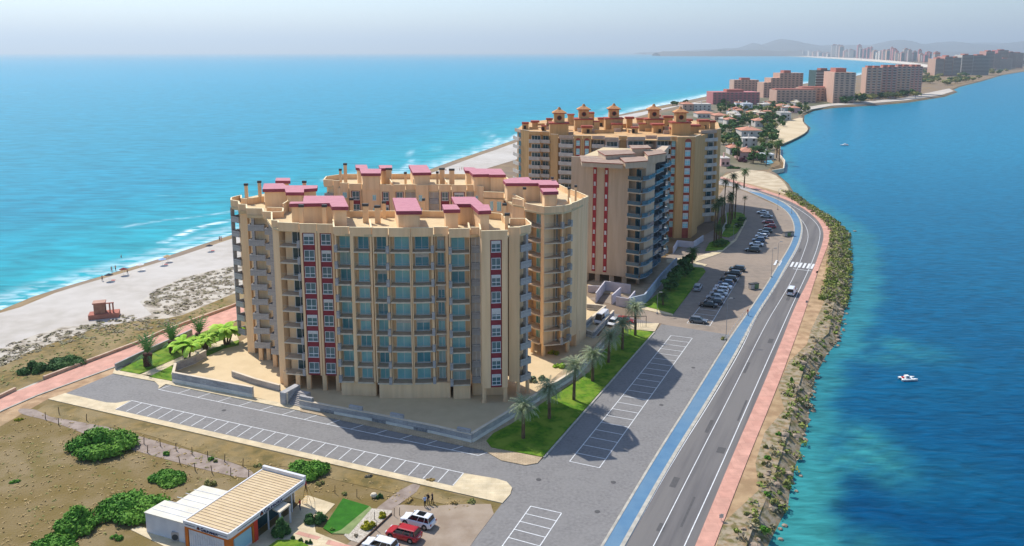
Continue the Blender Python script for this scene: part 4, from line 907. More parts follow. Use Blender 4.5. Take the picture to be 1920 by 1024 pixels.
# ---- hills
m_hill = mat('hill_scrub', S(98,96,92), S(78,80,76), .0006, .95, c3=S(112,104,96), scale3=.0002)
def hills(name, D, prof, thick):
    v = []; f = []; mb = MB(); rows = 7; N = len(prof)
    xs = np.linspace(prof[0][0], prof[-1][0], 160); ys = np.interp(xs, [p[0] for p in prof], [p[1] for p in prof])
    rg = np.random.default_rng(int(D)); ys = ys+np.convolve(rg.normal(0, 1.0, 170), np.ones(5)/5, 'same')[:160]*1.2
    for j in range(rows):
        t = (j/(rows-1))*2-1; e = math.cos(t*PI/2)**.8 if abs(t) < 1 else 0
        for x, y in zip(xs, ys):
            p = at_depth(x, y, D); zz = max(p.z, 5)*e*(1+.1*math.sin(x*.4+j*2.1)*(1-e)); v.append((p.x*(1+t*thick/D*.5), D+t*thick, zz-1))
    for j in range(rows-1):
        for i in range(159): a = j*160+i; f.append((a, a+1, a+161, a+160))
    me = bpy.data.meshes.new(name); me.from_pydata(v, [], f); me.materials.append(m_hill); me.polygons.foreach_set('use_smooth', [True]*len(f)); tag(ob(name, me), kind='structure')
hills('hills', 19000, [(1290,97),(1340,93),(1370,91),(1395,87),(1412,80),(1425,85),(1445,78),(1462,73),(1485,76),(1510,81),(1535,86),(1570,84),(1600,85),(1630,88),(1650,80),(1672,76),(1695,74),(1712,81),(1735,83),(1760,79),(1785,77),(1810,80),(1840,83),(1870,84),(1900,80),(1930,76),(1980,78),(2100,90)], 2500)
hills('hills', 25000, [(1200,98),(1260,96),(1330,93),(1380,90),(1450,87),(1520,85),(1600,84),(1680,85),(1760,82),(1850,80),(1950,78),(2100,82)], 3000)
hills('headland', 14000, [(1230,99),(1238,98),(1240,96.2),(1275,95),(1300,96),(1340,95),(1380,93),(1420,94),(1480,95.5),(1560,96.5),(1600,97),(1700,97),(1900,97)], 900)
# ================================================================ shop in the foreground
SHOP = thing('shop_building', 'low white shop with ribbed tan roof, orange frame and dark blue lettering on its fascia', 'shop')
m_ribt = brickmat('ribbed_roof', S(216,192,160), S(210,186,154), S(170,146,116), 50, 0.42, 0.06); 
m_wroof = brickmat('white_roof', S(226,220,204), S(222,216,200), S(196,190,174), 60, 1.1, 0.04)
m_wwall = mat('shop_wall_white', S(214,214,216), S(200,200,204), .7, .85); m_or = mat('orange_frame', S(200,112,40), S(188,102,34), 1, .7); m_red = mat('red_door', S(206,66,50), rough=.6); m_navy = mat('navy_letters', S(20,34,84), rough=.5)
m_fasc2 = mat('white_fascia', S(222,222,224), S(210,210,212), 1, .6)
z1 = 3.7
FL, FR, BR, BL = [Vector(P2(x, y, z1)) for x, y in ((344,975),(428,1001),(571,898),(489,878))]
ux = (FR-FL).normalized(); w1 = (FR-FL).length; dy = Vector((-ux.y, ux.x)); 
L1 = ((BR-FR).length+(BL-FL).length)/2
M = Matrix(((ux.x, dy.x, 0, FL.x), (ux.y, dy.y, 0, FL.y), (0, 0, 1, 0), (0, 0, 0, 1)))
skew = (BR-FR).dot(ux)                         # the plan is a parallelogram
K = Matrix(((1, skew/L1, 0, 0), (0, 1, 0, 0), (0, 0, 1, 0), (0, 0, 0, 1))); L1 = (BR-FR).dot(dy); K[0][1] = skew/L1
MK = M @ K
q = MB(MK); q.box(.15, w1-1.6, .15, L1-.3, 0, z1-.7); q.box(w1-1.6, w1-.15, .15, L1*.34, 0, z1-.7); q.build('wall', m_wwall, SHOP)
def place(builder, name, mats, MM, parent=SHOP):
    me = builder.mesh(name, mats); o = ob(name, me, parent); o.matrix_local = MM; return o
q = MB(MK); q.box(.2, w1-.2, .2, L1-.2, z1-.3, z1-.15); q.m = 1
for j in range(int(L1/.55)):
    q.box(.2, w1-.2, .35+j*.55, .47+j*.55, z1-.15, z1-.08)
q.build('roof', [m_deck, mat('roof_rib', S(222,196,164), S(206,180,146), 1, .8)], SHOP)
f = MB(MK); f.box(0, w1, -.1, .1, z1-.75, z1); f.box(w1-.1, w1+.1, .1, L1, z1-.75, z1); f.box(-.1, .1, .1, L1-.1, z1-.35, z1-.1); f.box(0, w1, L1-.1, L1+.3, z1-.55, z1+.35)
f.build('fascia', m_fasc2, SHOP)
f = MB(MK); f.box(.3, w1*.27, -.12, -.10, z1-.45, z1-.38); f.box(w1*.74, w1-.1, -.12, -.10, z1-.45, z1-.38); f.box(w1+.1, w1+.12, L1*.1, L1*.36, z1-.45, z1-.38); f.box(w1+.1, w1+.12, L1*.66, L1-.3, z1-.45, z1-.38); f.build('fascia_stripe', m_navy, SHOP)
f = MB(MK); f.box(.1, .6, -.02, .14, 0, z1-.75); f.box(w1-.75, w1+.02, -.02, .14, 0, z1-.75); f.box(.6, w1-.75, -.02, .14, z1-1.05, z1-.75); f.box(w1-.14, w1+.02, .14, .7, 0, z1-.75); f.box(w1-.14, w1+.02, .7, L1*.34, z1-1.2, z1-.75); f.box(w1-.14, w1+.02, L1*.28, L1*.30, 0, z1-.75)
f.build('orange_frame', m_or, SHOP)
f = MB(MK); f.box(w1-.14, w1+.06, L1*.30, L1*.345, 0, z1-.8); f.build('red_pillar', m_red, SHOP)
f = MB(MK); f.box(w1-.145, w1-.02, .9, L1*.27, .5, z1-1.25); f.build('shop_window', mat('pale_glass', S(150,190,204), rough=.2), SHOP)
f = MB(MK); f.box(.7, w1-.85, .06, .13, .0, z1-1.1)
for j in range(14): f.box(.9+j*(w1-1.9)/14, 1.0+j*(w1-1.9)/14, .02, .07, .1, z1-1.2-(j*37 % 5)*.12)
f.build('shutter_panel', m_wwall, SHOP)
f = MB(MK); f.box(w1-1.62, w1-1.55, L1*.36, L1-.5, .1, z1-1.1); f.build('window', m_glassd, SHOP)
for t in (.5, .66, .82): f = MB(MK); f.box(w1-.35, w1-.2, L1*t, L1*t+.15, 0, z1-.7); f.build('post', m_fasc2, SHOP)
def text(s, size, MM, parent, m, name='lettering', ext=.03):
    cu = bpy.data.curves.new(name, 'FONT'); cu.body = s; cu.size = size; cu.extrude = ext; o = ob(name, cu, parent)
    dg = bpy.context.evaluated_depsgraph_get(); me = bpy.data.meshes.new_from_object(o.evaluated_get(dg)); bpy.data.objects.remove(o); bpy.data.curves.remove(cu)
    me.materials.clear(); me.materials.append(m); o = ob(name, me, parent); o.matrix_local = MM; return o
def sign(origin, u, sc):
    u3 = Vector((u.x, u.y, 0)).normalized(); n3 = Vector((u3.y, -u3.x, 0))
    MM = Matrix(((u3.x, 0, n3.x, origin.x+n3.x*.14), (u3.y, 0, n3.y, origin.y+n3.y*.14), (0, 1, 0, origin.z), (0, 0, 0, 1)))
    text('G', .82*sc, MM, SHOP, m_navy); text('RUMANGA', .56*sc, MM @ Matrix.Translation((.62*sc, 0, 0)), SHOP, m_navy)
    e = MB(MM); e.prism([(-.75*sc,.05),(-.2*sc,.05),(-.2*sc,.3*sc),(-.47*sc,.6*sc),(-.75*sc,.3*sc)], -.01, .03); e.m = 1; e.prism([(-.55*sc,.12),(-.4*sc,.12),(-.4*sc,.3*sc),(-.55*sc,.3*sc)], .03, .05)
    e.build('emblem', [mat('emblem_dark', S(60,20,40), rough=.6), m_or], SHOP)
sign(MK @ Vector((w1*.40, 0, z1-.66)), (MK @ Vector((1,0,0))-MK @ Vector((0,0,0))).to_2d(), .78*w1/7)
sign(MK @ Vector((w1, L1*.43, z1-.66)), (MK @ Vector((0,1,0))-MK @ Vector((0,0,0))).to_2d(), 1.0)
# annex
AN = thing('storage_annex', 'plain white flat annex with pale panelled roof behind the shop', 'annex')
z2 = 2.9; ap = [(272,960),(310,938),(329,943),(379,911),(432,923),(350,978),(344,980)]
q = MB(); W2 = [P2(x, y, z2) for x, y in ap]; q.prism(W2, 0, z2-.12); q.build('wall', m_wwall, AN)
cc_ = Vector((sum(p[0] for p in W2)/7, sum(p[1] for p in W2)/7)); q = MB(); q.prism([tuple(cc_+(Vector(p)-cc_)*1.03) for p in W2], z2-.12, z2); q.build('roof', mat('annex_roof', S(226,220,204), S(212,205,188), .5, .8), AN)
for t in (.15, .3, .45, .6, .75, .88):
    a = Vector(W2[3]).lerp(Vector(W2[0]), t); b = Vector(W2[4]).lerp(Vector(W2[6]), t); q = MB(); q.bar((*a, z2), (*(a.lerp(b, .96)), z2), .06, .05); q.build('roof_seam', m_fasc2, AN)
PC = thing('porch_canopy', 'white flat porch canopy on slim legs in front of the shop', 'canopy')
pz_ = 2.7; pp = [P2(x, y, pz_) for x, y in ((511,954),(531,940),(545,945),(524,961))]; q = MB(); q.prism(pp, pz_-.2, pz_); q.build('roof', m_conc, PC)
for k in (2, 3): q = MB(); q.box(-.1, .1, -.1, .1, 0, pz_-.2); o = q.build('leg', m_fasc2, PC); p = Vector(pp[k]).lerp(Vector(pp[k-2]), .06); o.location = (p.x, p.y, 0)
AC = thing('wall_unit', 'grey boxed air unit against the shop front by the annex', 'air unit')
p = P(337, 1012); q = MB(); q.box(-.8, .8, -.5, .5, 0, 1.3); q.build('casing', m_concg, AC); q = MB(); q.tube((-.35,-.55,.65), (-.35,-.5,.65), .4, .4, 16); q.build('fan_grille', m_capd, AC); AC.location = p
sheet('shop_pavement', [(245,990),(275,998),(330,1035),(420,1080),(560,1150),(640,1060),(672,1030),(592,998),(590,985),(628,945),(575,928),(545,960),(480,1010),(344,1040)], m_beige, 0.1)
sheet('shop_pavement', [(245,993),(262,986),(360,1024),(350,1045)], m_beige, 0.105)
sheet('artificial_lawn', [(606,990),(643,934),(693,949),(640,993),(622,1000)], m_lawn2, 0.16)
sheet('faded_lawn', [(640,993),(693,949),(697,953),(655,1001),(622,1000)], mat('faded_turf', S(138,150,96), S(120,134,84), 1, .95), 0.15)
sheet('gravel_bed', [(697,953),(735,957),(733,966),(673,1018),(655,1012),(645,1003)], mat('white_gravel', S(214,204,188), S(170,158,140), 5, .95, .8), 0.14)
sheet('pink_band', [(560,996),(602,1007),(594,1012),(553,1001)], m_pink, 0.115); sheet('pink_band', [(616,1012),(668,1026),(680,1035),(610,1020)], m_pink, 0.115)
sheet('lawn', [(495,1030),(520,1012),(560,1012),(590,1030),(590,1060),(495,1060)], m_lawn, 0.2, 0)
strip('timber_edging', [(735,962),(673,1020),(600,1085)], 0, -.15, mat('timber_dark', S(90,70,56), rough=.9), .3)
# ================================================================ vegetation
def leafm(name, a, b, c3=None, sc=1.2): return mat(name, a, b, sc, 0.75, 0, c3=c3, lo=.35, hi=.65, scale3=sc*.25, fac3=.6, spec=.15)
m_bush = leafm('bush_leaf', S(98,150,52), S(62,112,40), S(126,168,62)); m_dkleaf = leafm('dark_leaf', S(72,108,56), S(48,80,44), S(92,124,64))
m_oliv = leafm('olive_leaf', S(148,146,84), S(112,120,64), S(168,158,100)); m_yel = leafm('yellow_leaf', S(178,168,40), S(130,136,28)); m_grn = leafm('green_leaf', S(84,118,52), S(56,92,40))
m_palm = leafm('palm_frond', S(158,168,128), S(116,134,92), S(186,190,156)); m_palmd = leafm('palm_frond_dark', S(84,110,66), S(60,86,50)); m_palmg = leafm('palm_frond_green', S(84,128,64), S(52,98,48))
m_ban = leafm('banana_leaf', S(170,206,64), S(126,180,56), S(196,220,100)); m_bark = mat('bark', S(120,98,74), S(84,66,50), 3, .95, .5, stretch=(1,1,.4)); m_barkd = mat('bark_stub', S(112,70,60), S(60,44,34), 6, .95, .6)
m_scrub = leafm('scrub_leaf', S(166,152,128), S(128,118,98), S(148,142,104)); m_straw = leafm('straw_blade', S(190,162,104), S(160,136,84)); m_redl = leafm('bougainvillea_leaf', S(120,60,80), S(90,50,60))
def leafcloud(blobs, n, size, mb=None, flat=0.0, seed=0, aspect=1.6, core=True):
    r = np.random.default_rng(seed); bl = np.array(blobs, float); vol = (bl[:,3]*bl[:,4]+bl[:,4]*bl[:,5]+bl[:,3]*bl[:,5]); pick = r.choice(len(bl), n, p=vol/vol.sum())
    d = r.normal(size=(n,3)); d /= np.linalg.norm(d, axis=1)[:,None]; rad = (r.random(n)**.35)*(.78+.3*r.random(n))
    b = bl[pick]; c = b[:,:3]+d*b[:,3:]*rad[:,None]; nr = d*.8+r.normal(size=(n,3))*.55; nr[:,2] += flat+.45; nr /= np.linalg.norm(nr, axis=1)[:,None]
    t = np.cross(nr, r.normal(size=(n,3))); t /= np.linalg.norm(t, axis=1)[:,None]; u = np.cross(nr, t); s_ = size*(.6+.8*r.random(n))[:,None]
    v = np.stack([c-t*s_*aspect/2, c+u*s_/2, c+t*s_*aspect/2, c-u*s_/2], 1).reshape(-1,3)
    f = np.arange(n*4).reshape(-1,4); mb = mb or MB(); k = len(mb.v); mb.v += [tuple(x) for x in v]; mb.f += [tuple(int(q)+k for q in x) for x in f]; mb.mi += [mb.m]*n
    if core:
        for q in bl:
            o = len(mb.v); 
            for i in range(5):
                th = PI*i/4
                for j in range(8):
                    ph = 2*PI*j/8; mb.v.append((q[0]+q[3]*.72*math.sin(th)*math.cos(ph), q[1]+q[4]*.72*math.sin(th)*math.sin(ph), q[2]+q[5]*.72*math.cos(th)))
            for i in range(4):
                for j in range(8): l = (j+1) % 8; mb.f.append((o+i*8+j, o+(i+1)*8+j, o+(i+1)*8+l, o+i*8+l)); mb.mi.append(mb.m)
    return mb
def bush_blobs(rx, ry, h, n, seed):
    r = random.Random(seed); out = []
    for k in range(n):
        a = r.uniform(0, 2*PI); d = math.sqrt(r.random())*.72; s_ = r.uniform(.28, .5); zz = h*(1-d*.75)*r.uniform(.55, .95)
        out.append((math.cos(a)*rx*d, math.sin(a)*ry*d, zz*.5, rx*s_, ry*s_, max(zz*.55, .3)))
    return out
def bush(name, label, px0, px1, yb, yt, m, n=2600, leaf=.34, nb=12, seed=1, cat='shrub', group=None, ry=None, rz=0):
    "stands where the photograph shows it: left and right edge, near edge, far top edge"
    a, b = P(px0, yb), P(px1, yb); rx = (b-a).length/2; cx = (a.x+b.x)/2; ry = ry or rx*.8; n, leaf = (int(n*2.1), leaf*.66) if rx > 1.5 else (int(n*1.5), leaf*.8); cy = a.y+ry*.8
    h = at_depth((px0+px1)/2, yt, cy+ry*.4).z; h = max(h, .4)
    r = thing(name, label, cat, (cx, cy, 0), rz, group); leafcloud(bush_blobs(rx, ry, h, nb, seed), n, leaf, seed=seed).build('foliage', m, r)
    q = MB()
    for k in range(4): a_ = k*1.6; q.tube((0,0,0), (math.cos(a_)*rx*.3, math.sin(a_)*ry*.3, h*.5), .09, .04, 5)
    q.build('stem', m_bark, r); return r
GB = 'large rounded bushes in the field'
bush('bush', 'huge round dense green bush at the left of the field below the pale pavement', 106, 236, 862, 784, m_bush, 9000, .42, 26, 1, group=GB)
bush('bush', 'long dense green bush left of the white annex, nearest to it', 160, 304, 985, 906, m_bush, 8000, .42, 24, 2, group=GB)
bush('bush', 'dense green bush left end of the long clump, running down to the lower left', 92, 175, 1005, 936, m_bush, 5000, .42, 18, 3, group=GB)
bush('bush', 'medium light green bush behind the long clump near the fence posts', 262, 342, 914, 874, m_bush, 4000, .38, 14, 4, group=GB)
bush('bush', 'green bush cut by the bottom left edge of the picture', 22, 132, 1050, 998, m_bush, 5000, .42, 18, 5, group=GB)
bush('bush', 'dense green bush behind the shop at the edge of the pale pavement', 524, 612, 902, 850, m_bush, 5500, .4, 18, 6, group=GB)
bush('bush', 'long low dark green hedge like bush beside the promenade near the beach', 68, 146, 696, 658, m_dkleaf, 3500, .4, 16, 7, ry=3.5, group=GB)
bush('bush', 'rounded dark green bush at the left end of the seaside hedge', 24, 74, 706, 668, m_dkleaf, 2500, .4, 12, 8, ry=3, group=GB)
GS = 'small field shrubs'
for k, (x, y, w_, h_, m, lb) in enumerate(((309,856,16,13,m_bush,'small round green shrub among fence posts near the big bush'),(393,866,16,12,m_bush,'small bright green shrub beside the fence track'),(404,868,8,7,m_oliv,'tiny olive shrub touching the bright green one'),(482,878,20,9,m_oliv,'flat green shrub behind the shop parapet'),(600,912,18,14,m_oliv,'pale olive shrub right of the shop ladder'),(645,930,10,8,m_oliv,'small olive shrub at the tip of the artificial lawn'),(22,908,22,8,m_bush,'flat green shrub at the left edge of the field'),(32,790,16,8,m_yel,'small yellow green shrub beside the sandy verge'),(212,1020,36,20,m_bush,'low green shrub left of the annex slab at the bottom'),(392,915,28,24,m_oliv,'tall thin pale shrub behind the annex roof'),(711,936,14,14,m_dkleaf,'small dark shrub beside the pale boulder'),(690,898,18,9,m_scrub,'low brown shrub on the dry verge'),(806,905,18,8,m_straw,'straw coloured tuft right of the worn path'),(770,944,26,11,m_straw,'broad straw tuft left of the standing people'),(852,948,16,9,m_straw,'straw tuft right of the standing people'),(886,946,22,9,m_oliv,'olive tuft near the road corner'))):
    bush('shrub', lb, x-w_/2, x+w_/2, y, y-h_, m, 500, .2, 5, 20+k, group=GS)
GG_ = 'garden shrubs of the shop'
bush('shrub', 'large round yellow green shrub in the gravel bed, the nearer of two', 673, 705, 996, 968, m_yel, 2500, .16, 9, 41, group=GG_)
bush('shrub', 'smaller yellow green shrub in the gravel bed near the fence wires', 704, 726, 974, 952, m_yel, 1800, .16, 8, 42, group=GG_)
bush('shrub', 'dark round citrus like shrub in front of the porch, left of the artificial lawn', 568, 608, 986, 943, m_dkleaf, 3500, .2, 12, 43, group=GG_)
bush('shrub', 'tall dark shrub against the shop facade beneath the blue lettering', 505, 543, 1012, 958, m_dkleaf, 4000, .22, 14, 44, group=GG_)
bush('shrub', 'small brown dry shrub in the white gravel', 659, 672, 1010, 998, m_scrub, 500, .12, 5, 45, group=GG_)
bush('shrub', 'small dark shrub at the lower corner of the artificial lawn', 612, 628, 998, 988, m_bush, 600, .14, 5, 46, group=GG_)
for k, (x, y) in enumerate(((549,1014),(563,1018),(573,1022),(581,1022))): bush('shrub', f'little clipped shrub on the round lawn, {ordw(k)} from the left', x-5, x+5, y, y-14, m_dkleaf, 400, .13, 4, 50+k, group=GG_)
b_ = MB(); leafcloud([(0,0,.45,.7,.6,.5)], 1, .01, b_); o = b_.build('boulder', m_conc); o.location = P(701, 934); tag(o, 'pale rounded boulder beside a small dark shrub', 'boulder')
# ---- palms
def palm_mesh(kind, seed, h=5.5):
    r = random.Random(seed)
    t = MB(); pts = []; bx, by = r.uniform(-.3, .3), r.uniform(-.3, .3); N = 9
    rad = {'tall': (.22,.13), 'canary': (.3,.22), 'stub': (.62,.75), 'thin': (.14,.1)}[kind]
    for k in range(N): f_ = k/(N-1); pts.append((Vector((bx*f_*f_, by*f_*f_, h*f_)), rad[0]+(rad[1]-rad[0])*f_+.03*(k % 2)))
    for (a, ra), (b, rb) in zip(pts[:-1], pts[1:]): t.tube(a, b, ra, rb, 8)
    top = pts[-1][0]; c = MB()
    nf, L_, lw = {'tall': (40, 2.0, .5), 'canary': (64, 2.9, .5), 'stub': (34, 3.4, .55), 'thin': (26, 1.5, .35)}[kind]
    for i in range(nf):
        az = i*2.39996+r.uniform(-.2, .2); el = {'tall': 1.25-1.9*(i/nf), 'canary': 1.3-1.75*(i/nf), 'stub': 1.45-.75*(i/nf)**1.6, 'thin': 1.2-1.6*(i/nf)}[kind]
        L = L_*r.uniform(.8, 1.1); dr = {'tall': 1.5, 'canary': 1.5, 'stub': .7, 'thin': 1.4}[kind]*r.uniform(.8, 1.2)
        if kind == 'stub' and i > nf*.8: el = -.2; L *= .8
        p = top.copy(); hd = Vector((math.cos(az), math.sin(az), 0)); sd_ = Vector((-hd.y, hd.x, 0)); M_ = 9; prev = p
        for k in range(M_):
            e = el-dr*(k/M_)**1.3; d = hd*math.cos(e)+Vector((0,0,1))*math.sin(e); q_ = prev+d*(L/M_); w_ = lw*math.sin(PI*min(1, .25+.7*k/M_))*(1 if k else .4)
            upn = sd_.cross(d)*-1
            for s_ in (-1, 1):
                tip = prev+d*(L/M_*1.4)+sd_*s_*w_-Vector((0,0,1))*w_*.45*r.uniform(.6, 1.3)
                c.face(prev, prev+d*(L/M_)*.55, tip)
            c.face(prev-sd_*.025, q_-sd_*.02, q_+sd_*.02, prev+sd_*.025)
            prev = q_
    return t, c
def palm_proto(kind, seed, h, m, bark):
    t, c = palm_mesh(kind, seed, h); return t.mesh('trunk', bark), c.mesh('crown', m)
PAL = {}
def palm(label, px, py, kind, h, m=None, group=None, seed=0, s=1.0, name='palm_tree'):
    bark = m_barkd if kind == 'stub' else m_bark; key = (kind, round(h), seed % 3, (m or m_palm).name)
    if key not in PAL: PAL[key] = palm_proto(kind, seed % 3+5, round(h), m or m_palm, bark)
    r = thing(name, label, 'palm tree', P(px, py, .2), seed*1.3, group); tm, cm = PAL[key]
    for n_, me in (('trunk', tm), ('crown', cm)): o = ob(n_, me, r)
    r.scale = (s, s, s*h/round(h)); return r
GP = 'palms on the long lawn beside the paved road'
lp = [(981,822,5.2),(1030,785,5.2),(1076,750,6.3),(1111,715,5.2),(1141,680,5.4),(1167,655,5.6),(1191,629,6.2)]
wh = ['nearest the pavement tip of the lawn','second along the lawn from the near tip','tallest one with a thick trunk, third along the lawn','fourth along the lawn, beside the long stone wall','fifth along the lawn, in the building shadow','sixth along the lawn, in full sun','seventh and last, at the far end of the lawn']
for k, (x, y, h) in enumerate(lp): palm('feathery palm with pale drooping fronds, '+wh[k], x, y, 'canary', h, group=GP, seed=k)
GQ = 'stub palms by the promenade'; m_palms = leafm('stub_frond', S(112,160,92), S(76,126,68), S(150,184,120))
palm('stubby palm with thick rough trunk and upright fronds, front of the left lawn', 277, 686, 'stub', 2.0, m_palms, GQ, 0, 1.25)
palm('stubby upright palm half hidden behind the banana plants', 325, 661, 'stub', 2.0, m_palms, GQ, 1, 1.2)
palm('stubby upright palm further back on the left lawn near the building', 373, 645, 'stub', 2.0, m_palms, GQ, 2, 1.15)
def banana(label, px, py, seed, s=1.0):
    r = random.Random(seed); root = thing('banana_plant', label, 'banana plant', P(px, py, .2), 0, 'banana plants left of the complex')
    lm = MB()
    for j in range(4):
        bx, by = r.uniform(-1, 1), r.uniform(-.8, .8); h = r.uniform(2.2, 3.6)*s; q = MB(); top = Vector((bx*1.3, by*1.3, h)); q.tube((bx*.5, by*.5, 0), top, .24, .15, 8); q.build('stem', m_bark, root)
        for i in range(9):
            az = i*2.4+r.uniform(-.3, .3); el = r.uniform(.3, 1.1); L = r.uniform(2.4, 3.4)*s; prev = top; hd = Vector((math.cos(az), math.sin(az), 0)); sd_ = Vector((-hd.y, hd.x, 0)); pw = .1
            for k in range(8):
                e = el-1.9*(k/8)**1.2; d = hd*math.cos(e)+Vector((0,0,1))*math.sin(e); nx = prev+d*L/8; w_ = .55*s*math.sin(PI*(k+1.2)/9.5)
                for s_ in (-1, 1):
                    dz = Vector((0,0,-.35)); lm.face(prev, nx, nx+sd_*s_*w_+dz*w_, prev+sd_*s_*pw+dz*pw)
                prev = nx; pw = w_
    lm.build('leaf', m_ban, root); return root
banana('bright lime green banana clump in front, beside the terrace wall corner', 352, 679, 1, 1.15)
banana('bright lime green banana clump at the left edge of the building', 424, 646, 2, 1.15)
banana('smaller lime green banana clump between the other two', 385, 655, 3, .8)
# courtyard planting
for k, (x, y, w_, h_, m, lb) in enumerate(((998,720,26,22,m_palm,'blue grey spiky plant at the foot of the right corner column'),(1020,716,22,18,m_palm,'second blue grey spiky plant further right in the courtyard'),(1050,694,26,22,m_ban,'pale variegated shrub beside the long stone wall'),(1038,668,24,16,m_yel,'yellow green spreading plant in the courtyard planter under the tower'))):
    bush('courtyard_plant', lb, x-w_/2, x+w_/2, y, y-h_, m, 700, .35, 7, 60+k, group='plants in the open court')
# upper lot palms
GU = 'tall palms by the orange complex'
for k, (x, y, yt, kd, lb) in enumerate(((1378,410,356,'tall','tall dark palm with the fullest crown, nearest the road curve'),(1373,412,341,'tall','tallest palm whose crown rises above the others'),(1366,425,380,'tall','palm in the middle of the green island'),(1356,430,352,'tall','palm with pale crown close to the ochre tower'),(1343,454,388,'tall','left palm on the small near island'),(1339,455,396,'tall','leftmost palm of the small near island'),(1352,447,384,'tall','right palm of the small near island'),(1370,420,372,'tall','slim palm behind the middle one'),(1348,458,430,'tall','short palm in front of the near island group'),(1395,402,371,'thin','thin lone palm on the asphalt right of the green island'))):
    Y = P(x, y).y; h = at_depth(x, yt, Y).z; palm(lb, x, y, kd, max(h, 4), m_palmd, GU, k, 1.15 if kd == 'tall' else 1.0)
palm('lone bright palm on the lawn corner by the parked cars', 1297, 506, 'tall', 4.4, m_grn, None, 2, 1.2)
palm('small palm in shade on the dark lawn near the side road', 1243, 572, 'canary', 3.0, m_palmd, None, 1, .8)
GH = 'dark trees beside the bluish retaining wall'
TP = {}
def tree_meshes(seed, m, h, rx, n=500, leaf=.7):
    key = (seed, m.name, h, rx)
    if key in TP: return TP[key]
    r = random.Random(seed); bl = []
    for k in range(9):
        a = k*2.4; d = r.uniform(.1, .65); bl.append((math.cos(a)*rx*d, math.sin(a)*rx*d, h*r.uniform(.45, .82), rx*r.uniform(.34, .5), rx*r.uniform(.34, .5), h*r.uniform(.14, .22)))
    c = leafcloud(bl, n, leaf, seed=seed).mesh('crown', m); t = MB(); t.tube((0,0,0), (0,0,h*.45), .2*h/6, .13*h/6, 7)
    for b in bl[:5]: t.tube((0,0,h*.35), b[:3], .1*h/6, .04, 5)
    TP[key] = (t.mesh('trunk', m_bark), c); return TP[key]
def tree(label, px, py, m, h, rx, seed=0, group=None, n=500, leaf=.7, z=0, name='tree', cat='tree'):
    tm, cm = tree_meshes(seed, m, h, rx, n, leaf); r = thing(name, label, cat, P(px, py, z), seed*1.7+px, group); ob('trunk', tm, r); ob('crown', cm, r); return r
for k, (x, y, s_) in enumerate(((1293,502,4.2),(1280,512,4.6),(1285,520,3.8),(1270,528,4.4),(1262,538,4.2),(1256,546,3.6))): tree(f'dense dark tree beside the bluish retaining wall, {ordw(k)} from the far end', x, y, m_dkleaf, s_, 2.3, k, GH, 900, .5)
for k, (x, y) in enumerate(((1362,432),(1385,428),(1390,418),(1345,464),(1356,462))): tree(f'low dark shrub under the tall palms, {ordw(k)} of the group', x, y, m_dkleaf, 2.2, 1.8, k, 'shrubs under the tall palms', 500, .4, name='shrub', cat='shrub')
# villa quarter trees
rr = random.Random(5); vt = []
for (x0, x1, y0, y1, n_) in ((1350,1372,240,275,14),(1371,1390,236,280,20),(1345,1470,203,212,26),(1440,1500,198,208,14),(1390,1450,208,236,22),(1380,1402,205,232,12),(1425,1457,242,284,20),(1438,1470,212,240,16),(1482,1520,198,218,12),(1340,1460,196,208,12),(1400,1450,216,226,6),(1360,1470,205,240,34),(1362,1440,290,318,9),(1330,1370,190,205,8),(1255,1290,196,204,5)):
    for _ in range(n_): vt.append((rr.uniform(x0, x1), rr.uniform(y0, y1)))
vt.sort(); cnt_ = {}
for k, (x, y) in enumerate(vt):
    D_ = P(x, y).y; s_ = rr.choice((4.5, 5.5, 7)); m = rr.choice((m_dkleaf, m_dkleaf, m_grn, m_oliv)); szn = {4.5:'bushy',5.5:'spreading',7:'tall'}[s_]; cnt_[szn] = cnt_.get(szn, -1)+1; tree(f'{szn} garden tree in the villa quarter, {ordw(cnt_[szn])} {szn} one from the left', x, y, m, s_, s_*.55, k % 4, 'garden trees of the villa quarter', 420, .8)
for k, (x, y, h) in enumerate(((1461,303,7.5),(1412,306,5.5),(1395,352,5),(1456,296,6),(1436,312,5),(1383,300,6))): palm(['big full palm at the water edge before the cove','bright palm in front of the pink villa','palm beside the bend of the road','palm behind the big one at the water edge','small palm on the pier garden','palm left of the dark red bush'][k], x, y, 'tall', h, m_grn, 'palms of the villa quarter', k, 1.5)
bush('shrub', 'dark red bougainvillea bush before the pink villa', 1384, 1402, 305, 288, m_redl, 700, .5, 7, 71)
bush('hedge', 'long dark clipped hedge at the near side of the villa quarter', 1362, 1392, 317, 309, m_dkleaf, 900, .5, 9, 72, cat='hedge', ry=2)
ft = []
for (x0, x1, y0, y1, n_) in ((1728,1815,141,161,34),(1652,1682,180,187,7),(1690,1720,176,184,6),(1720,1760,128,140,16),(1765,1900,131,142,30),(1745,1860,120,130,16),(1800,1850,148,155,6),(1570,1725,184,196,22)):
    for _ in range(n_): ft.append((rr.uniform(x0, x1), rr.uniform(y0, y1)))
ft = [(x, y) for x, y in ft if y < np.interp(x, [1560,1640,1700,1770,1790,1810,1840,1880], [196,192,187,176,160,157,150,139])]; ft.sort()
for k, (x, y) in enumerate(ft): tree(f'hazy tree on the far point of the spit, {ordw(k)} counting from the left', x, y, rr.choice((m_dkleaf, m_oliv)), 9, 9, k % 3, 'trees on the far point', 260, 2.2)
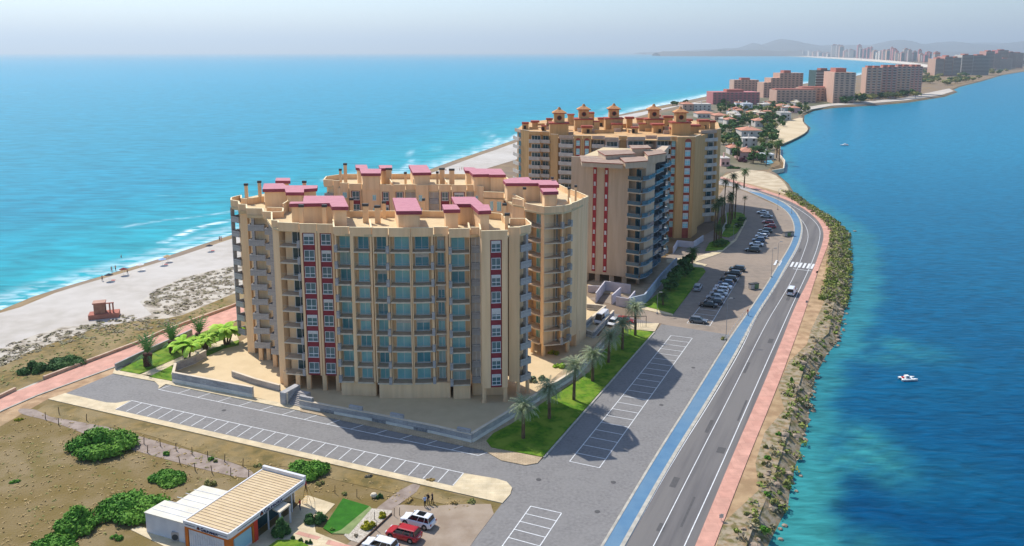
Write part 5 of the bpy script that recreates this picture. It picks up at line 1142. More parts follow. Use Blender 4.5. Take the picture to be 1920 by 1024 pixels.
# ---- villas
def villa(label, px0, px1, yb, hgt, mw, mr, depth=9, rz=0, flat=False, floors=1):
    A, B = P(px0, yb), P(px1, yb); w_ = (B-A).length; r = thing('villa', label, 'villa', ((A.x+B.x)/2, A.y, 0), rz, 'villas beyond the orange complex')
    q = MB(); q.box(-w_/2, w_/2, 0, depth, 0, hgt); q.build('wall', mw, r); q = MB()
    if flat: q.box(-w_/2-.2, w_/2+.2, -.2, depth+.2, hgt, hgt+.35)
    else:
        e = .6; q.prism([(-w_/2-e, -e), (w_/2+e, -e), (w_/2+e, depth+e), (-w_/2-e, depth+e)], hgt, hgt+.15); q.prism([(-w_/2-e, -e), (w_/2+e, -e), (w_/2+e, depth+e), (-w_/2-e, depth+e)], hgt+.15, hgt+2.2, [(-w_/2+depth*.4, depth*.48), (w_/2-depth*.4, depth*.48), (w_/2-depth*.4, depth*.52), (-w_/2+depth*.4, depth*.52)])
    q.build('roof', mr, r)
    nw = max(2, int(w_/4)); g = MB(); g.box(-.6, .6, -.08, .1, 0, 1.4); gm = g.mesh('window', m_dark)
    for fl in range(floors):
        for j in range(nw): ob('window', gm, r, (-w_/2+(j+.5)*w_/nw, 0, .9+fl*3))
    q = MB(); q.box(-.3, .3, depth*.4, depth*.5, hgt, hgt+2.8); q.build('chimney', mw, r); return r
m_ter2 = mat('villa_tiles', S(206,148,120), S(184,124,100), 1.5, .9); m_pnkw = mat('villa_pink', S(222,178,168), S(210,166,156), .6, .9)
villa('large two storey villa with broad terracotta roof between dark trees', 1390, 1428, 262, 6.5, m_wht, m_ter2, 16, floors=2)
villa('grey white villa body below the large terracotta roof', 1392, 1420, 276, 5.5, m_wht, m_whitep, 9, flat=True, floors=2)
villa('pink villa with pinkish tiled roof near the big palm', 1387, 1421, 300, 4.5, m_pnkw, m_ter2, 12, floors=1)
villa('white flat roofed pool house by the water', 1426, 1451, 300, 3.0, m_whitep, m_fasc2, 7, flat=True)
villa('lilac white cube villa beside the cove', 1463, 1483, 226, 7, m_wht, m_whitep, 12, flat=True, floors=2)
villa('white cube villa at the back of the quarter', 1393, 1411, 207, 7, m_fasc2, m_fasc2, 12, flat=True, floors=2)
villa('villa with rust red roof behind the ochre tower', 1340, 1364, 225, 4, m_brn, m_ter2, 16)
villa('terrace of orange tiled villas in the middle', 1406, 1436, 219, 4, m_och, m_ter2, 14)
villa('orange tiled villa beneath the stepped block', 1456, 1482, 207, 4.5, m_och, m_ter2, 14)
villa('orange brown seaside villa left of the white row', 1280, 1300, 208, 7, m_brn, m_ter2, 18, floors=2)
villa('white seaside villa row by the beach', 1301, 1333, 208, 7, m_wht, m_whitep, 16, flat=True, floors=2)
villa('long low villa with terracotta roof near the sea', 1308, 1340, 221, 4, m_wht, m_ter2, 18)
villa('pale pink low villa at the left of the quarter', 1352, 1368, 312, 4.2, m_pnkw, m_whitep, 9, flat=True)
villa('small white villa between trees behind the pink one', 1368, 1386, 290, 4, m_wht, m_ter2, 9)
villa('small cream villa left of the large terracotta one', 1362, 1380, 236, 5, m_wht, m_ter2, 12)
villa('white villa half hidden by trees near the cove', 1416, 1438, 238, 5, m_wht, m_ter2, 12)
villa('rose villa behind the cove trees', 1484, 1500, 212, 5, m_pnkw, m_ter2, 12)
rr = random.Random(77)
vv = sorted((rr.uniform(1352, 1500), rr.uniform(200, 232)) for _ in range(30)); vv = [(x, y) for x, y in vv if x < 1445+ (232-y)*1.6 and not (1385 < x < 1432 and y > 224)]
for k, (x, y) in enumerate(vv): villa(f'small pale house among trees between cove and rose block, {ordw(k)} from the left', x, x+rr.uniform(8, 14), y, rr.uniform(3.5, 6.5), rr.choice((m_wht, m_fasc2, m_wht, m_brn)), rr.choice((m_ter2, m_whitep, m_conc)), rr.uniform(8, 13), rr.uniform(-.3, .3), flat=rr.random() < .5)
sheet('swimming_pool', [(1432,302),(1446,300),(1450,305),(1436,308)], mat('pool_water', S(120,200,220), rough=.1), 0.3)
pw = MB(); L = WP([(1447,322),(1469,318),(1471,303),(1462,292),(1463,276)]); 
for a, b in zip(L[:-1], L[1:]): pw.bar((*a, -1.4), (*b, -1.4), .6, 2.2)
tag(pw.build('sea_wall', m_conc), 'pale sea wall round the pool terrace by the cove', 'wall')
# ---- lagoon bank: boulders, scrub, shrubs
m_rock = mat('boulder', S(172,152,130), S(128,112,96), 1.5, .95, .5, c3=S(186,168,146))
rk = []
for s_ in range(4):
    mb = MB(); r_ = random.Random(s_); bm = bmesh.new(); bmesh.ops.create_icosphere(bm, subdivisions=2, radius=1)
    for v in bm.verts: v.co *= r_.uniform(.72, 1.15); v.co.z *= .62
    me = bpy.data.meshes.new('boulder'); bm.to_mesh(me); bm.free(); me.materials.append(m_rock); rk.append(me)
LS = [Vector(P2(x, y, ZW)) for x, y in LAG_SHORE[1:19]]; nLS = outward([tuple(p) for p in LS], 1)
seg = [(LS[i+1]-LS[i]).length for i in range(len(LS)-1)]; tot = sum(seg)
def along(s_):
    i = 0
    while i < len(seg)-1 and s_ > seg[i]: s_ -= seg[i]; i += 1
    t = s_/seg[i]; return LS[i].lerp(LS[i+1], t), nLS[i].lerp(nLS[i+1], t)
rr = random.Random(21)
for k in range(290):
    p, n_ = along(tot*(k+rr.random())/290*(1 if k % 2 else .6)); d = rr.uniform(-1.2, 3.2)
    inl = 1 if True else -1
    c_ = p+n_*d; sz = rr.uniform(.15, .5) if k % 9 else rr.uniform(.5, .95)
    o = ob('boulder', rk[k % 4], None, (c_.x, c_.y, min(.05, -1.45+max(d, 0)*.6)), rr.uniform(0, 6)); o.scale = (sz, sz*rr.uniform(.7, 1.2), sz); tag(o, 'grey brown boulder in the rubble bank along the lagoon', 'boulder', 'boulders of the lagoon bank')
sc_ = MB(); green = MB()
for k in range(1250):
    t = rr.random() if k < 330 else rr.uniform(.42, 1); p, n_ = along(tot*t); far = t > .42; d = rr.uniform(-.6, 5.6) if far else rr.uniform(-.6, 4.2); c_ = p+n_*d; s_ = rr.uniform(.35, 1.0)*(1.25 if far else 1)
    leafcloud([(c_.x, c_.y, s_*.35+.0 if d > 2.2 else -.9+.4*max(d,0), s_, s_, s_*.7)], 24, .34, green if rr.random() < (.62 if far else .5) else sc_, seed=k, core=False)
tag(sc_.build('shore_scrub', m_scrub), kind='stuff'); tag(green.build('shore_scrub', leafm('shore_green', S(140,152,72), S(100,122,56), S(168,166,96), .5)), kind='stuff')
for k, (x, y, w_) in enumerate(((1440,857,14),(1428,890,14),(1432,868,10),(1462,812,14),(1436,835,9),(1486,727,12),(1484,710,10),(1500,748,14),(1455,940,22),(1440,925,18),(1418,975,20),(1402,962,12),(1437,990,22),(1460,888,16),(1476,905,12),(1504,690,10),(1508,668,14),(1472,780,10))): bush('shrub', f'rounded green shrub on the lagoon bank, {ordw(k)} of the near group', x-w_/2, x+w_/2, y+6, y-7, m_oliv if k % 3 else m_bush, 420, .22, 6, 80+k, group='shrubs on the lagoon bank')
# ---- dune scrub and field tufts
def inside(pt, poly_):
    x, y = pt; c_ = False; n_ = len(poly_)
    for i in range(n_):
        (x1, y1), (x2, y2) = poly_[i], poly_[(i+1) % n_]
        if (y1 > y) != (y2 > y) and x < (x2-x1)*(y-y1)/(y2-y1)+x1: c_ = not c_
    return c_
def scatter(name, polypx, n, m, rad, leaves, leaf, seed, hh=.6, core=False):
    r = random.Random(seed); xs = [p[0] for p in polypx]; ys = [p[1] for p in polypx]; mb = MB(); k = 0; pts = []
    while k < n:
        q_ = (r.uniform(min(xs), max(xs)), r.uniform(min(ys), max(ys)))
        if not inside(q_, polypx): continue
        k += 1; p = P(*q_); s_ = r.uniform(rad*.4, rad)
        leafcloud([(p.x, p.y, s_*hh*.4+.05, s_, s_, s_*hh)], leaves, leaf, mb, seed=seed+k, core=core, flat=1.6)
    return tag(mb.build(name, m), kind='stuff')
m_dtuft = leafm('dry_tuft', S(186,160,108), S(166,142,98))
scatter('dune_scrub', [(440,500),(360,518),(300,540),(265,566),(290,588),(330,592),(434,548)], 330, m_scrub, .9, 13, .34, 5, .35)
scatter('dune_scrub', [(150,612),(225,592),(330,598),(350,606),(200,630),(100,650),(0,690),(0,650),(60,632)], 270, m_scrub, .8, 13, .34, 6, .35)
scatter('dune_scrub', [(200,600),(330,600),(430,556),(434,570),(300,618),(130,680),(0,735),(0,700),(100,655)], 300, m_oliv, .4, 10, .3, 9, .5)
scatter('dry_grass', [(0,800),(90,770),(250,800),(560,880),(700,905),(900,945),(860,960),(640,935),(480,895),(450,905),(370,910),(250,990),(150,1024),(0,1024)], 700, m_dtuft, .4, 7, .17, 7, .35)
scatter('dry_grass', [(0,800),(200,790),(480,880),(380,920),(250,1000),(0,1024)], 160, m_oliv, .4, 8, .17, 8, .4)
# ================================================================ vehicles
m_tyre = mat('tyre', S(28,28,30), rough=.9); m_rim = mat('rim', S(150,150,154), rough=.35, metal=.7); m_cglass = mat('car_glass', S(22,28,34), rough=.06, spec=.7); m_lamp = mat('headlamp', S(230,232,236), rough=.1); m_tail = mat('tail_lamp', S(150,16,20), rough=.2); m_trim = mat('trim_black', S(26,26,28), rough=.7)
def paint(name, c_): 
    m = mat(name, c_, rough=.28, spec=.6); m.node_tree.nodes['Principled BSDF'].inputs['Coat Weight'].default_value = .5; return m
PT = {k: paint(k+'_paint', S(*v)) for k, v in dict(white=(232,233,235), silver=(168,172,176), red=(176,18,36), black=(16,17,19), grey=(92,96,102), blue=(70,98,130), darkblue=(24,34,52), green=(30,44,42)).items()}
PROF = { # length, width, height, body line, hood height; greenhouse x (from rear): base rear, roof rear, roof front, base front
 'suv': (4.6, 1.86, 1.66, .98, .92, (.06, .10, .60, .76)), 'hatch': (4.1, 1.76, 1.48, .90, .82, (.04, .12, .58, .76)), 'sedan': (4.5, 1.78, 1.42, .88, .80, (.16, .28, .58, .76)), 'van': (4.9, 1.92, 1.95, 1.05, 1.0, (.01, .03, .70, .86)), 'truck': (5.4, 2.0, 2.5, 1.3, 1.2, (.01, .02, .82, .94))}
def car(kind, colour, label, px, py, front_px, group=None, sunroof=False, z=.06):
    "front_px: a second picture point towards the front of the car"
    p = P(px, py, z); f_ = P(*front_px, z); az = math.atan2(f_.y-p.y, f_.x-p.x)
    L_, W_, H_, bl, hd, g = PROF[kind]; r = thing('parked_car' if kind not in ('van','truck') else 'van', label, 'car' if kind not in ('van','truck') else 'van', p, az, group)
    key = (kind, colour, sunroof)
    if key not in CARS:
        parts = []; m = PT[colour]
        X = lambda t: -L_/2+t*L_
        # body loft
        st = [(0, .38, bl*.86, .86), (.015, .30, bl*.97, .94), (.1, .24, bl, 1), (.3, .22, bl, 1), (.6, .22, bl-.01, 1), (g[3], .22, bl-.03, 1), (.86, .24, hd, .99), (.96, .27, hd*.88, .93), (.99, .34, hd*.74, .84), (1, .42, hd*.62, .78)]
        b = MB(); rows = []
        for t, zl, zh, wf in st:
            w_ = W_/2*wf; ring = [(-w_*.92, zl), (-w_, zl+.12), (-w_*1.0, (zl+zh)/2), (-w_*.95, zh-.08), (-w_*.84, zh), (w_*.84, zh), (w_*.95, zh-.08), (w_, (zl+zh)/2), (w_, zl+.12), (w_*.92, zl)]
            rows.append(b.av([(X(t), y, z_) for y, z_ in ring]))
        for a, c_ in zip(rows[:-1], rows[1:]):
            for k in range(10): l = (k+1) % 10; b.f.append((a+k, c_+k, c_+l, a+l)); b.mi.append(0)
        b.f.append(tuple(range(rows[0], rows[0]+10))); b.mi.append(0); b.f.append(tuple(range(rows[-1]+9, rows[-1]-1, -1))); b.mi.append(0)
        bm_ = b.mesh('body', m); parts.append(('body', bm_, []))
        # greenhouse: glass block with painted roof and pillars
        def gh(off, zt, zb): 
            w0, w1 = W_/2*.86-off, W_/2*.70-off; return [(X(g[0])+off, w0, zb), (X(g[3])-off, w0, zb), (X(g[2])-off, w1, zt), (X(g[1])+off, w1, zt)]
        q = MB(); c1 = gh(0, H_-.06, bl-.04); i = q.av([(x, -y, z_) for x, y, z_ in c1]+[(x, y, z_) for x, y, z_ in c1])
        for fc in ((0,1,2,3),(7,6,5,4),(1,5,6,2),(4,0,3,7),(3,2,6,7)): q.f.append(tuple(i+k for k in fc)); q.mi.append(0)
        parts.append(('window', q.mesh('window', m_cglass), []))
        q = MB(); w1 = W_/2*.71; xr, xf = X(g[1])-.05, X(g[2])+.05
        i = q.av([(xr, -w1, H_-.07), (xf, -w1, H_-.07), (xf, w1, H_-.07), (xr, w1, H_-.07), (xr+.15, -w1+.14, H_), (xf-.2, -w1+.14, H_), (xf-.2, w1-.14, H_), (xr+.15, w1-.14, H_)])
        for fc in ((4,5,6,7),(0,1,5,4),(1,2,6,5),(2,3,7,6),(3,0,4,7),(0,3,2,1)): q.f.append(tuple(i+k for k in fc)); q.mi.append(0)
        for s_ in (-1, 1):
            w0 = W_/2*.87*s_; wt = w1*s_
            for (xa, xb) in ((g[0], g[1]), (g[3], g[2]), (g[0]+(g[3]-g[0])*.55, g[1]+(g[2]-g[1])*.55), (g[0]+(g[3]-g[0])*.22, g[1]+(g[2]-g[1])*.2) if kind in ('suv','van') else (g[3], g[2])): q.tube((X(xa), w0, bl-.03), (X(xb), wt, H_-.05), .035, .03, 4, False)
        if kind in ('van', 'truck'): 
            for s_ in (-1, 1): i = q.av([(X(g[0])-.01, s_*(W_/2*.87), bl-.05), (X(.55), s_*(W_/2*.87), bl-.05), (X(.55), s_*(w1+.01), H_-.06), (X(g[1])-.01, s_*(w1+.01), H_-.06)]); q.f.append((i, i+1, i+2, i+3)); q.mi.append(0)
        parts.append(('roof', q.mesh('roof', m), []))
        if sunroof: q = MB(); q.box(X(.26), X(.5), -.48, .48, H_-.0, H_+.012); parts.append(('sunroof', q.mesh('sunroof', m_cglass), []))
        R = .34 if kind in ('suv','van','truck') else .31
        for xx in (.19, .81):
            for s_ in (-1, 1):
                q = MB(); y = s_*(W_/2-.1); q.tube((X(xx), y-.11, R), (X(xx), y+.11, R), R, R, 18); h = MB(); h.tube((X(xx), y+s_*.112, R), (X(xx), y+s_*.125, R), R*.64, R*.6, 12); 
                parts.append(('wheel', q.mesh('tyre', m_tyre), [('rim', h.mesh('rim', m_rim))]))
                a_ = MB(); a_.tube((X(xx), y+s_*.085, R+.02), (X(xx), y+s_*.104, R+.02), R+.09, R+.07, 18); parts.append(('wheel_arch', a_.mesh('wheel_arch', m_trim), []))
        for s_ in (-1, 1):
            q = MB(); q.box(X(.955), X(.985), s_*W_*.34-.2, s_*W_*.34+.2, hd*.68, hd*.86); parts.append(('headlight', q.mesh('headlight', m_lamp), []))
            q = MB(); q.box(X(0)-.02, X(.03), s_*W_*.37-.12, s_*W_*.37+.12, bl*.68, bl*.92); parts.append(('tail_light', q.mesh('tail_light', m_tail), []))
            q = MB(); q.box(X(g[3]-.05), X(g[3]-.01), s_*(W_/2+.09)-.1, s_*(W_/2+.09)+.1, bl, bl+.16); parts.append(('mirror', q.mesh('mirror', m), []))
        q = MB(); q.box(X(1)-.05, X(1)+.02, -W_*.25, W_*.25, .38, .58); parts.append(('grille', q.mesh('grille', m_trim), []))
        q = MB(); q.box(X(0)-.015, X(.02), -.26, .26, .62, .74); parts.append(('number_plate', q.mesh('number_plate', m_frame), []))
        CARS[key] = parts
    for n_, me, sub in CARS[key]:
        o = ob(n_, me, r)
        for sn, sm_ in sub: ob(sn, sm_, o)
    return r
CARS = {}
G1 = 'cars parked on the dirt lot by the shop'
car('suv', 'white', 'white car with dark sunroof on the dirt lot, nearest the standing people', 784, 983, (757, 976), G1, True, .1)
car('suv', 'red', 'dark red car on the dirt lot between two white ones', 757, 1008, (730, 1001), G1, False, .1)
car('suv', 'white', 'white car cut by the bottom edge, in front of the red one', 714, 1031, (688, 1024), G1, False, .1)
G2 = 'cars in the marked row beside the dark lawn'
row = [(1309,605,'hatch','grey','lone grey hatchback at the near end of the marked row',1),(1328,575,'sedan','black','black saloon next after the empty bays',-1),(1340,570,'hatch','darkblue','dark car behind the black saloon at the near end',-1),(1341,561,'sedan','silver','silver green saloon, third from the near end of the packed cars',-1),(1347,554,'sedan','silver','pale silver car in the middle of the packed cars',-1),(1351,547,'hatch','white','white hatchback in the middle of the packed cars',-1),(1356,541,'sedan','white','white saloon behind the white hatchback',-1),(1361,534,'hatch','blue','blue grey hatchback before the big black ones',-1),(1366,527,'suv','black','black car, nearest of the three big black ones',-1),(1374,517,'suv','black','black car, middle of the three big black ones',-1),(1382,508,'suv','green','very dark car with roof bars at the far end of the row',-1)]
for x, y, k, cl, lb, s_ in row: car(k, cl, lb, x, y, (x+s_*34, y+s_*3.4), G2)
car('suv', 'silver', 'silver estate car driving in the shaded lane beside the lawn', 1308, 543, (1320, 524), None)
G3 = 'cars in the far row near the road bend'
row = [(1430,401,'sedan','white','white saloon, farthest of the row near the bend'),(1437,408,'sedan','silver','silver saloon next to the farthest white one'),(1440,419,'hatch','red','dark red car half hidden behind the bright red one'),(1444,427,'hatch','red','bright red car in full view near the bend'),(1435,436,'suv','green','dark green car next after the red ones'),(1431,441,'hatch','silver','silver hatchback beside the dark green car'),(1427,446,'hatch','white','white car with reddish neighbour in the far row'),(1422,453,'hatch','blue','blue grey car, third from the near end'),(1418,461,'sedan','white','white saloon beside the black car'),(1411,472,'suv','black','black car at the near end of the far row')]
for x, y, k, cl, lb in row: car(k, cl, lb, x, y, (x-30, y-2), G3)
car('van', 'white', 'white van driving away on the main road before the crosswalk', 1484, 551, (1500, 524), None, z=.09)
car('truck', 'white', 'white box van with greenish windscreen behind the garden wall', 1128, 604, (1119, 612), None)
car('hatch', 'white', 'small white car beside the box van', 1149, 609, (1140, 618), None)
car('hatch', 'red', 'red car partly hidden by the last palm', 1172, 605, (1185, 606), None)
# ================================================================ people
m_skin = mat('skin', S(196,150,122), rough=.6); m_hair = mat('hair', S(40,30,26), rough=.8)
def cloth(nm, c_): return mat(nm, S(*c_), rough=.9)
CL = {k: cloth('cloth_'+k, v) for k, v in dict(blue=(150,178,214), black=(28,28,32), dark=(44,46,56), red=(186,40,40), navy=(34,44,84), white=(226,226,222), tan=(190,160,120), maroon=(120,40,44)).items()}
def person(label, loc, rz, top, legs, arms=((.25,.1),(.25,.1)), stride=.12, bare=False, group=None, lean=0, sit=False):
    v = []; e = []; rd = []
    def V(x, y, z, r, pa=None):
        v.append((x, y, z)); rd.append(r)
        if pa is not None: e.append((pa, len(v)-1))
        return len(v)-1
    pel = V(0, 0, .95, .13); wa = V(0, .0+lean*.3, 1.12, .12, pel); ch = V(0, lean*.7, 1.34, .15, wa); nk = V(0, lean, 1.5, .055, ch); hd = V(0, .02+lean, 1.6, .085, nk); V(0, .015+lean, 1.7, .085, hd)
    V(0, .105+lean, 1.62, .02, hd)                                             # nose
    for s_, (ay, ax) in zip((-1, 1), arms):
        sh = V(s_*.18, lean*.9, 1.42, .06, ch); el = V(s_*(.24+ax*.3), ay*.25+lean, 1.16, .042, sh); wr = V(s_*(.25+ax*.5), ay+lean, .95+abs(ay)*.35, .028, el); hn = V(s_*(.25+ax*.55), ay*1.15+lean, .88+abs(ay)*.42, .034, wr)
        for q_ in range(4): f1 = V(s_*(.25+ax*.55)+(q_-1.5)*.004, ay*1.15+lean+(q_-1.5)*.022, .82+abs(ay)*.45-(.01 if q_ in (0,3) else 0), .009, hn); V(v[f1][0]-s_*.012, v[f1][1]+.004, v[f1][2]-.045, .008, f1)
        V(s_*(.25+ax*.55)-s_*.02, ay*1.15+lean+.05, .86+abs(ay)*.45, .01, hn)
    for s_ in (-1, 1):
        hp = V(s_*.09, 0, .88, .1, pel); kn = V(s_*.1, s_*stride*.6+.03, .5, .065, hp); an = V(s_*.1, s_*stride-.02, .09, .042, kn); V(s_*.11, s_*stride+.15, .04, .04, an)
    me = bpy.data.meshes.new('person'); me.from_pydata(v, e, []); o = bpy.data.objects.new('person', me); COL.objects.link(o)
    md = o.modifiers.new('skin', 'SKIN'); 
    for i, r_ in enumerate(rd): me.skin_vertices[0].data[i].radius = (r_, r_*.8 if i < 4 else r_)
    me.skin_vertices[0].data[0].use_root = True
    sb = o.modifiers.new('sub', 'SUBSURF'); sb.levels = 1; sb.render_levels = 1
    dg = bpy.context.evaluated_depsgraph_get(); m2 = bpy.data.meshes.new_from_object(o.evaluated_get(dg)); bpy.data.objects.remove(o)
    for m in (m_skin, CL[top] if not bare else m_skin, CL[legs], m_tyre, m_hair): m2.materials.append(m)
    for pl in m2.polygons:
        c_ = pl.center; pl.use_smooth = True
        pl.material_index = 4 if (c_.z > 1.66 or (c_.z > 1.58 and c_.y < lean-.02)) else 0 if c_.z > 1.49 else (3 if c_.z < .1 else 2 if (c_.z < .98 and abs(c_.x) < .22) else (1 if (c_.z > 1.1 or abs(c_.x) < .2) else 0))
    r = ob('person', m2, None, loc, rz); return tag(r, label, 'person', group)
GPp = 'people talking by the parked cars'
p = P(797, 951); person('man in light blue shirt and dark trousers beside the white car', p, .4, 'blue', 'black', group=GPp)
p = P(803, 946); person('person in black standing between the two others', p, 2.6, 'black', 'dark', group=GPp)
p = P(811, 945); person('person in dark clothes on the right of the three', p, 2.0, 'dark', 'black', group=GPp)
p = P(563, 957); person('worker in red top standing beneath the shop canopy', p, 1.2, 'red', 'navy', arms=((.4,.2),(.3,.1)))
pl_ = P(576, 944); person('worker in red jacket standing up on the ladder at the shop corner', (pl_.x-.1, pl_.y+.1, 1.75), 1.9, 'red', 'black', arms=((.45,.1),(.4,.1)))
ld = thing('stepladder', 'tall yellow wooden stepladder at the right corner of the shop', 'ladder', (pl_.x, pl_.y, .1)); m_yw = mat('ladder_wood', S(206,166,96), rough=.7)
for s_ in (-1, 1):
    q = MB(); q.tube((s_*.32-.3, -.2, 0), (s_*.18, 0, 2.4), .035, .035, 4); q.build('rail', m_yw, ld); q = MB(); q.tube((s_*.32+.6, .5, 0), (s_*.18, 0, 2.4), .03, .03, 4); q.build('back_rail', m_yw, ld)
for k in range(7): t = (k+.7)/8; q = MB(); q.box(-.32-.3+.3*t+.14*t, .32-.3+.3*t-.14*t, -.2*(1-t)-.05, -.2*(1-t)+.05, 2.4*t, 2.4*t+.03); q.build('rung', m_yw, ld)
p = P(1402, 592, .13); person('walker in a red top on the blue path', p, .6, 'red', 'maroon', stride=.3)
GBp = 'bathers on the beach'
for k, (x, y, z, lb) in enumerate(((209.5,510,-1.6,'bather standing in the shallows, left of a pair'),(217,508,-1.6,'bather standing in the shallows, right of a pair'),(228,487,-2.2,'swimmer standing further out among the waves'),(412,452,-.6,'walker at the water edge near the building, left of a pair'),(415,452,-.6,'walker at the water edge near the building, right of a pair'),(239,514,0,'person sitting by the waterline with a towel'),(836,322,-.6,'bather at the far water edge behind the complex'),(862,320,0,'person on the sand behind the complex'),(866,319,0,'second person on the sand behind the complex'),(192,527,0,'person beside the dark parasol'))):
    person(lb, P(x, y, z), k*1.1, 'navy' if k % 2 else 'maroon', 'black' if k % 2 else 'red', bare=True, group=GBp)
GPa = 'parasols on the beach'
for k, (x, y, c_, lb) in enumerate(((205,527,CL['dark'],'dark parasol with bags, leftmost on the sand'),(232,516,CL['maroon'],'reddish parasol near the waterline'),(305,497,CL['blue'],'grey blue parasol alone in mid beach'),(314,491,CL['tan'],'orange parasol right of the grey blue one'),(393,471,CL['dark'],'dark parasol near the building edge'),(263,507,CL['white'],'white parasol lying low on the sand'))):
    r = thing('parasol', lb, 'parasol', P(x, y, .03), 0, GPa); q = MB(); q.tube((0,0,0), (0,0,2.1), .03, .03, 6); q.build('pole', m_frame, r); q = MB(); q.tube((0,0,1.7), (0,0,2.15), 1.15, .05, 10); q.build('canopy', c_, r)
    tw_ = MB(); tw_.box(-.5, .5, 1.0, 1.6, 0, .06); o = tw_.build('towel', CL['white' if k % 2 else 'red']); o.location = P(x+3, y+1, .03); tag(o, 'towel laid out beside the '+lb, 'towel', 'towels on the beach')
# ruined brick lookout on the beach
m_brk = brickmat('old_brick', S(186,112,94), S(170,98,82), S(190,150,130), .5, .2, .03, vert=True)
BT = thing('beach_hut', 'ruined brick hut with open side frame on a low brick base on the beach', 'hut', P(196, 594, .05), .35)
q = MB(); q.box(-3.2, 3.2, -1.6, 1.6, 0, 1.1); q.build('base', m_brk, BT); q = MB(); q.box(-2.0, .4, -1.1, 1.1, 1.1, 3.5); q.build('cabin', mat('old_render', S(170,130,112), S(150,110,94), 1.5, .95), BT); q = MB(); q.box(-2.2, .5, -1.3, 1.3, 3.5, 3.8); q.build('roof', m_brk, BT)
for x in (1.2, 1.9): q = MB(); q.box(x, x+.3, -.9, -.5, 1.1, 3.3); q.build('post', m_brk, BT)
q = MB(); q.box(.5, 2.3, -.9, -.5, 3.3, 3.5); q.build('beam', m_brk, BT); q = MB(); q.box(.38, .46, -.5, .5, 1.15, 3.0); q.build('doorway', m_dark, BT)
# low promenade wall
def lowwall(label, pxs, h=.7):
    L = WP(pxs); a = MB()
    for p_, q_ in zip(L[:-1], L[1:]): a.bar((*p_, 0), (*q_, 0), .5, h)
    tag(a.build('promenade_wall', mat('promenade_wall', S(206,180,154), S(180,152,130), .8, .9)), label, 'wall', 'low walls along the promenade')
lowwall('long low wall along the sea side of the promenade', [(82,712),(264,643),(308,623),(434,577),(560,522)]); lowwall('short low wall end at the left edge of the promenade', [(-200,840),(0,747),(29,733)])
L = WP([(217,694),(263,672),(309,651),(360,628)]); a = MB()
for p_, q_ in zip(L[:-1], L[1:]): a.bar((*p_, 0), (*q_, 0), .35, 1.3)
tag(a.build('retaining_wall', m_stone), 'dark stone wall between the promenade and the left lawn', 'wall')
# fence posts
m_post = mat('old_post', S(96,80,66), S(70,58,48), 4, .95)
posts = [[(270+a/4.8, 820+b/4.8) for a, b in ((-145,12),(0,62),(148,80),(290,118),(433,155),(575,192),(725,222),(890,262))], [(240+a/4.8, 820+b/4.8) for a, b in ((38,102),(175,140),(468,238),(605,300),(757,322),(925,345),(1086,362))], [(0+a/3.37, 720+b/3.37) for a, b in ((287,222),(374,190),(370,258),(547,232))]]
nm = ['row nearest the parking bays','row nearest the big bushes','scattered group near the sandy verge']
for j, rw in enumerate(posts):
    for k, (x, y) in enumerate(rw):
        q = MB(); q.tube((0,0,0), (random.uniform(-.12,.12), random.uniform(-.1,.1), 1.25), .07, .055, 6); o = q.build('fence_post', m_post); o.location = P(x, y, .05); tag(o, f'thin weathered fence post, {ordw(k)} from the left in the {nm[j]}', 'fence post', 'fence posts in the field')
for k, (x, y) in enumerate(((628,925),(669,932),(749,967),(739,968),(702,975),(706,995))):
    q = MB(); q.tube((0,0,0), (.05,0,1.2), .05, .04, 6); o = q.build('fence_post', m_post); o.location = P(x, y, .05); tag(o, f'thin dark post near the gravel bed, {ordw(k)} in its group', 'fence post', 'posts round the shop garden')
# lamps, bins, signs
m_galv = mat('galvanised', S(140,142,144), rough=.5)
def lamp(label, x, y, h, arm=.5, az=0, globe=False):
    r = thing('street_lamp', label, 'street lamp', P(x, y, .1), az, 'street lamps'); q = MB(); q.tube((0,0,0), (0,0,h), .06, .04, 8); q.build('pole', m_galv, r); q = MB(); q.tube((0,0,h), (arm,0,h+.25), .04, .04, 6); q.build('arm', m_galv, r); q = MB(); q.box(arm-.1, arm+.6, -.14, .14, h+.18, h+.32); q.build('lamp_head', m_galv, r)
    q = MB(); q.box(-.2, .2, -.2, .2, 0, .35); q.build('base', m_concg, r)
for a in ((1361,637,9,'slim street lamp at the seam of grey paving and brown asphalt, beside the blue path'),(1446,560-40,8,'street lamp beside the recycling bins near the crosswalk'),(1458,393,8,'street lamp at the inner bend of the blue path'),(1484,400,7,'street lamp in the bend between path and road'),(1375,450,5,'short lamp on the pavement by the palm islands'),(1232,588,5,'short lamp at the mouth of the side road'),(1458,492,6,'post at the crosswalk start')): lamp(a[3], a[0], a[1], a[2])
def bins(label, x, y, n=3):
    r = thing('recycling_bin', label, 'bins', P(x, y, .08), .4)
    for k in range(n):
        q = MB(); q.box(-.6+k*1.4-1.4, .55+k*1.4-1.4, -.55, .55, .15, 1.35); q.m = 1; q.box(-.65+k*1.4-1.4, .6+k*1.4-1.4, -.6, .6, 1.35, 1.55); q.build('container', [(m_concg, m_grnb, m_concg)[k % 3], m_capd], r)
m_grnb = mat('bin_green', S(96,124,84), rough=.6)
bins('pair of grey waste containers by the blue path near the middle lot', 1417, 541, 2); bins('cluster of grey and green recycling containers inside the road bend', 1478, 443, 3)
def rsign(label, x, y, m, round_=True, h=2.2):
    r = thing('road_sign', label, 'road sign', P(x, y, .1), .2, 'road signs'); q = MB(); q.tube((0,0,0), (0,0,h), .035, .035, 6); q.build('pole', m_galv, r); q = MB()
    if round_: q.tube((0,-.05,h-.25), (0,-.03,h-.25), .32, .32, 16)
    else: q.box(-.3, .3, -.06, -.04, h-.6, h-.05)
    q.build('sign_plate', m, r)
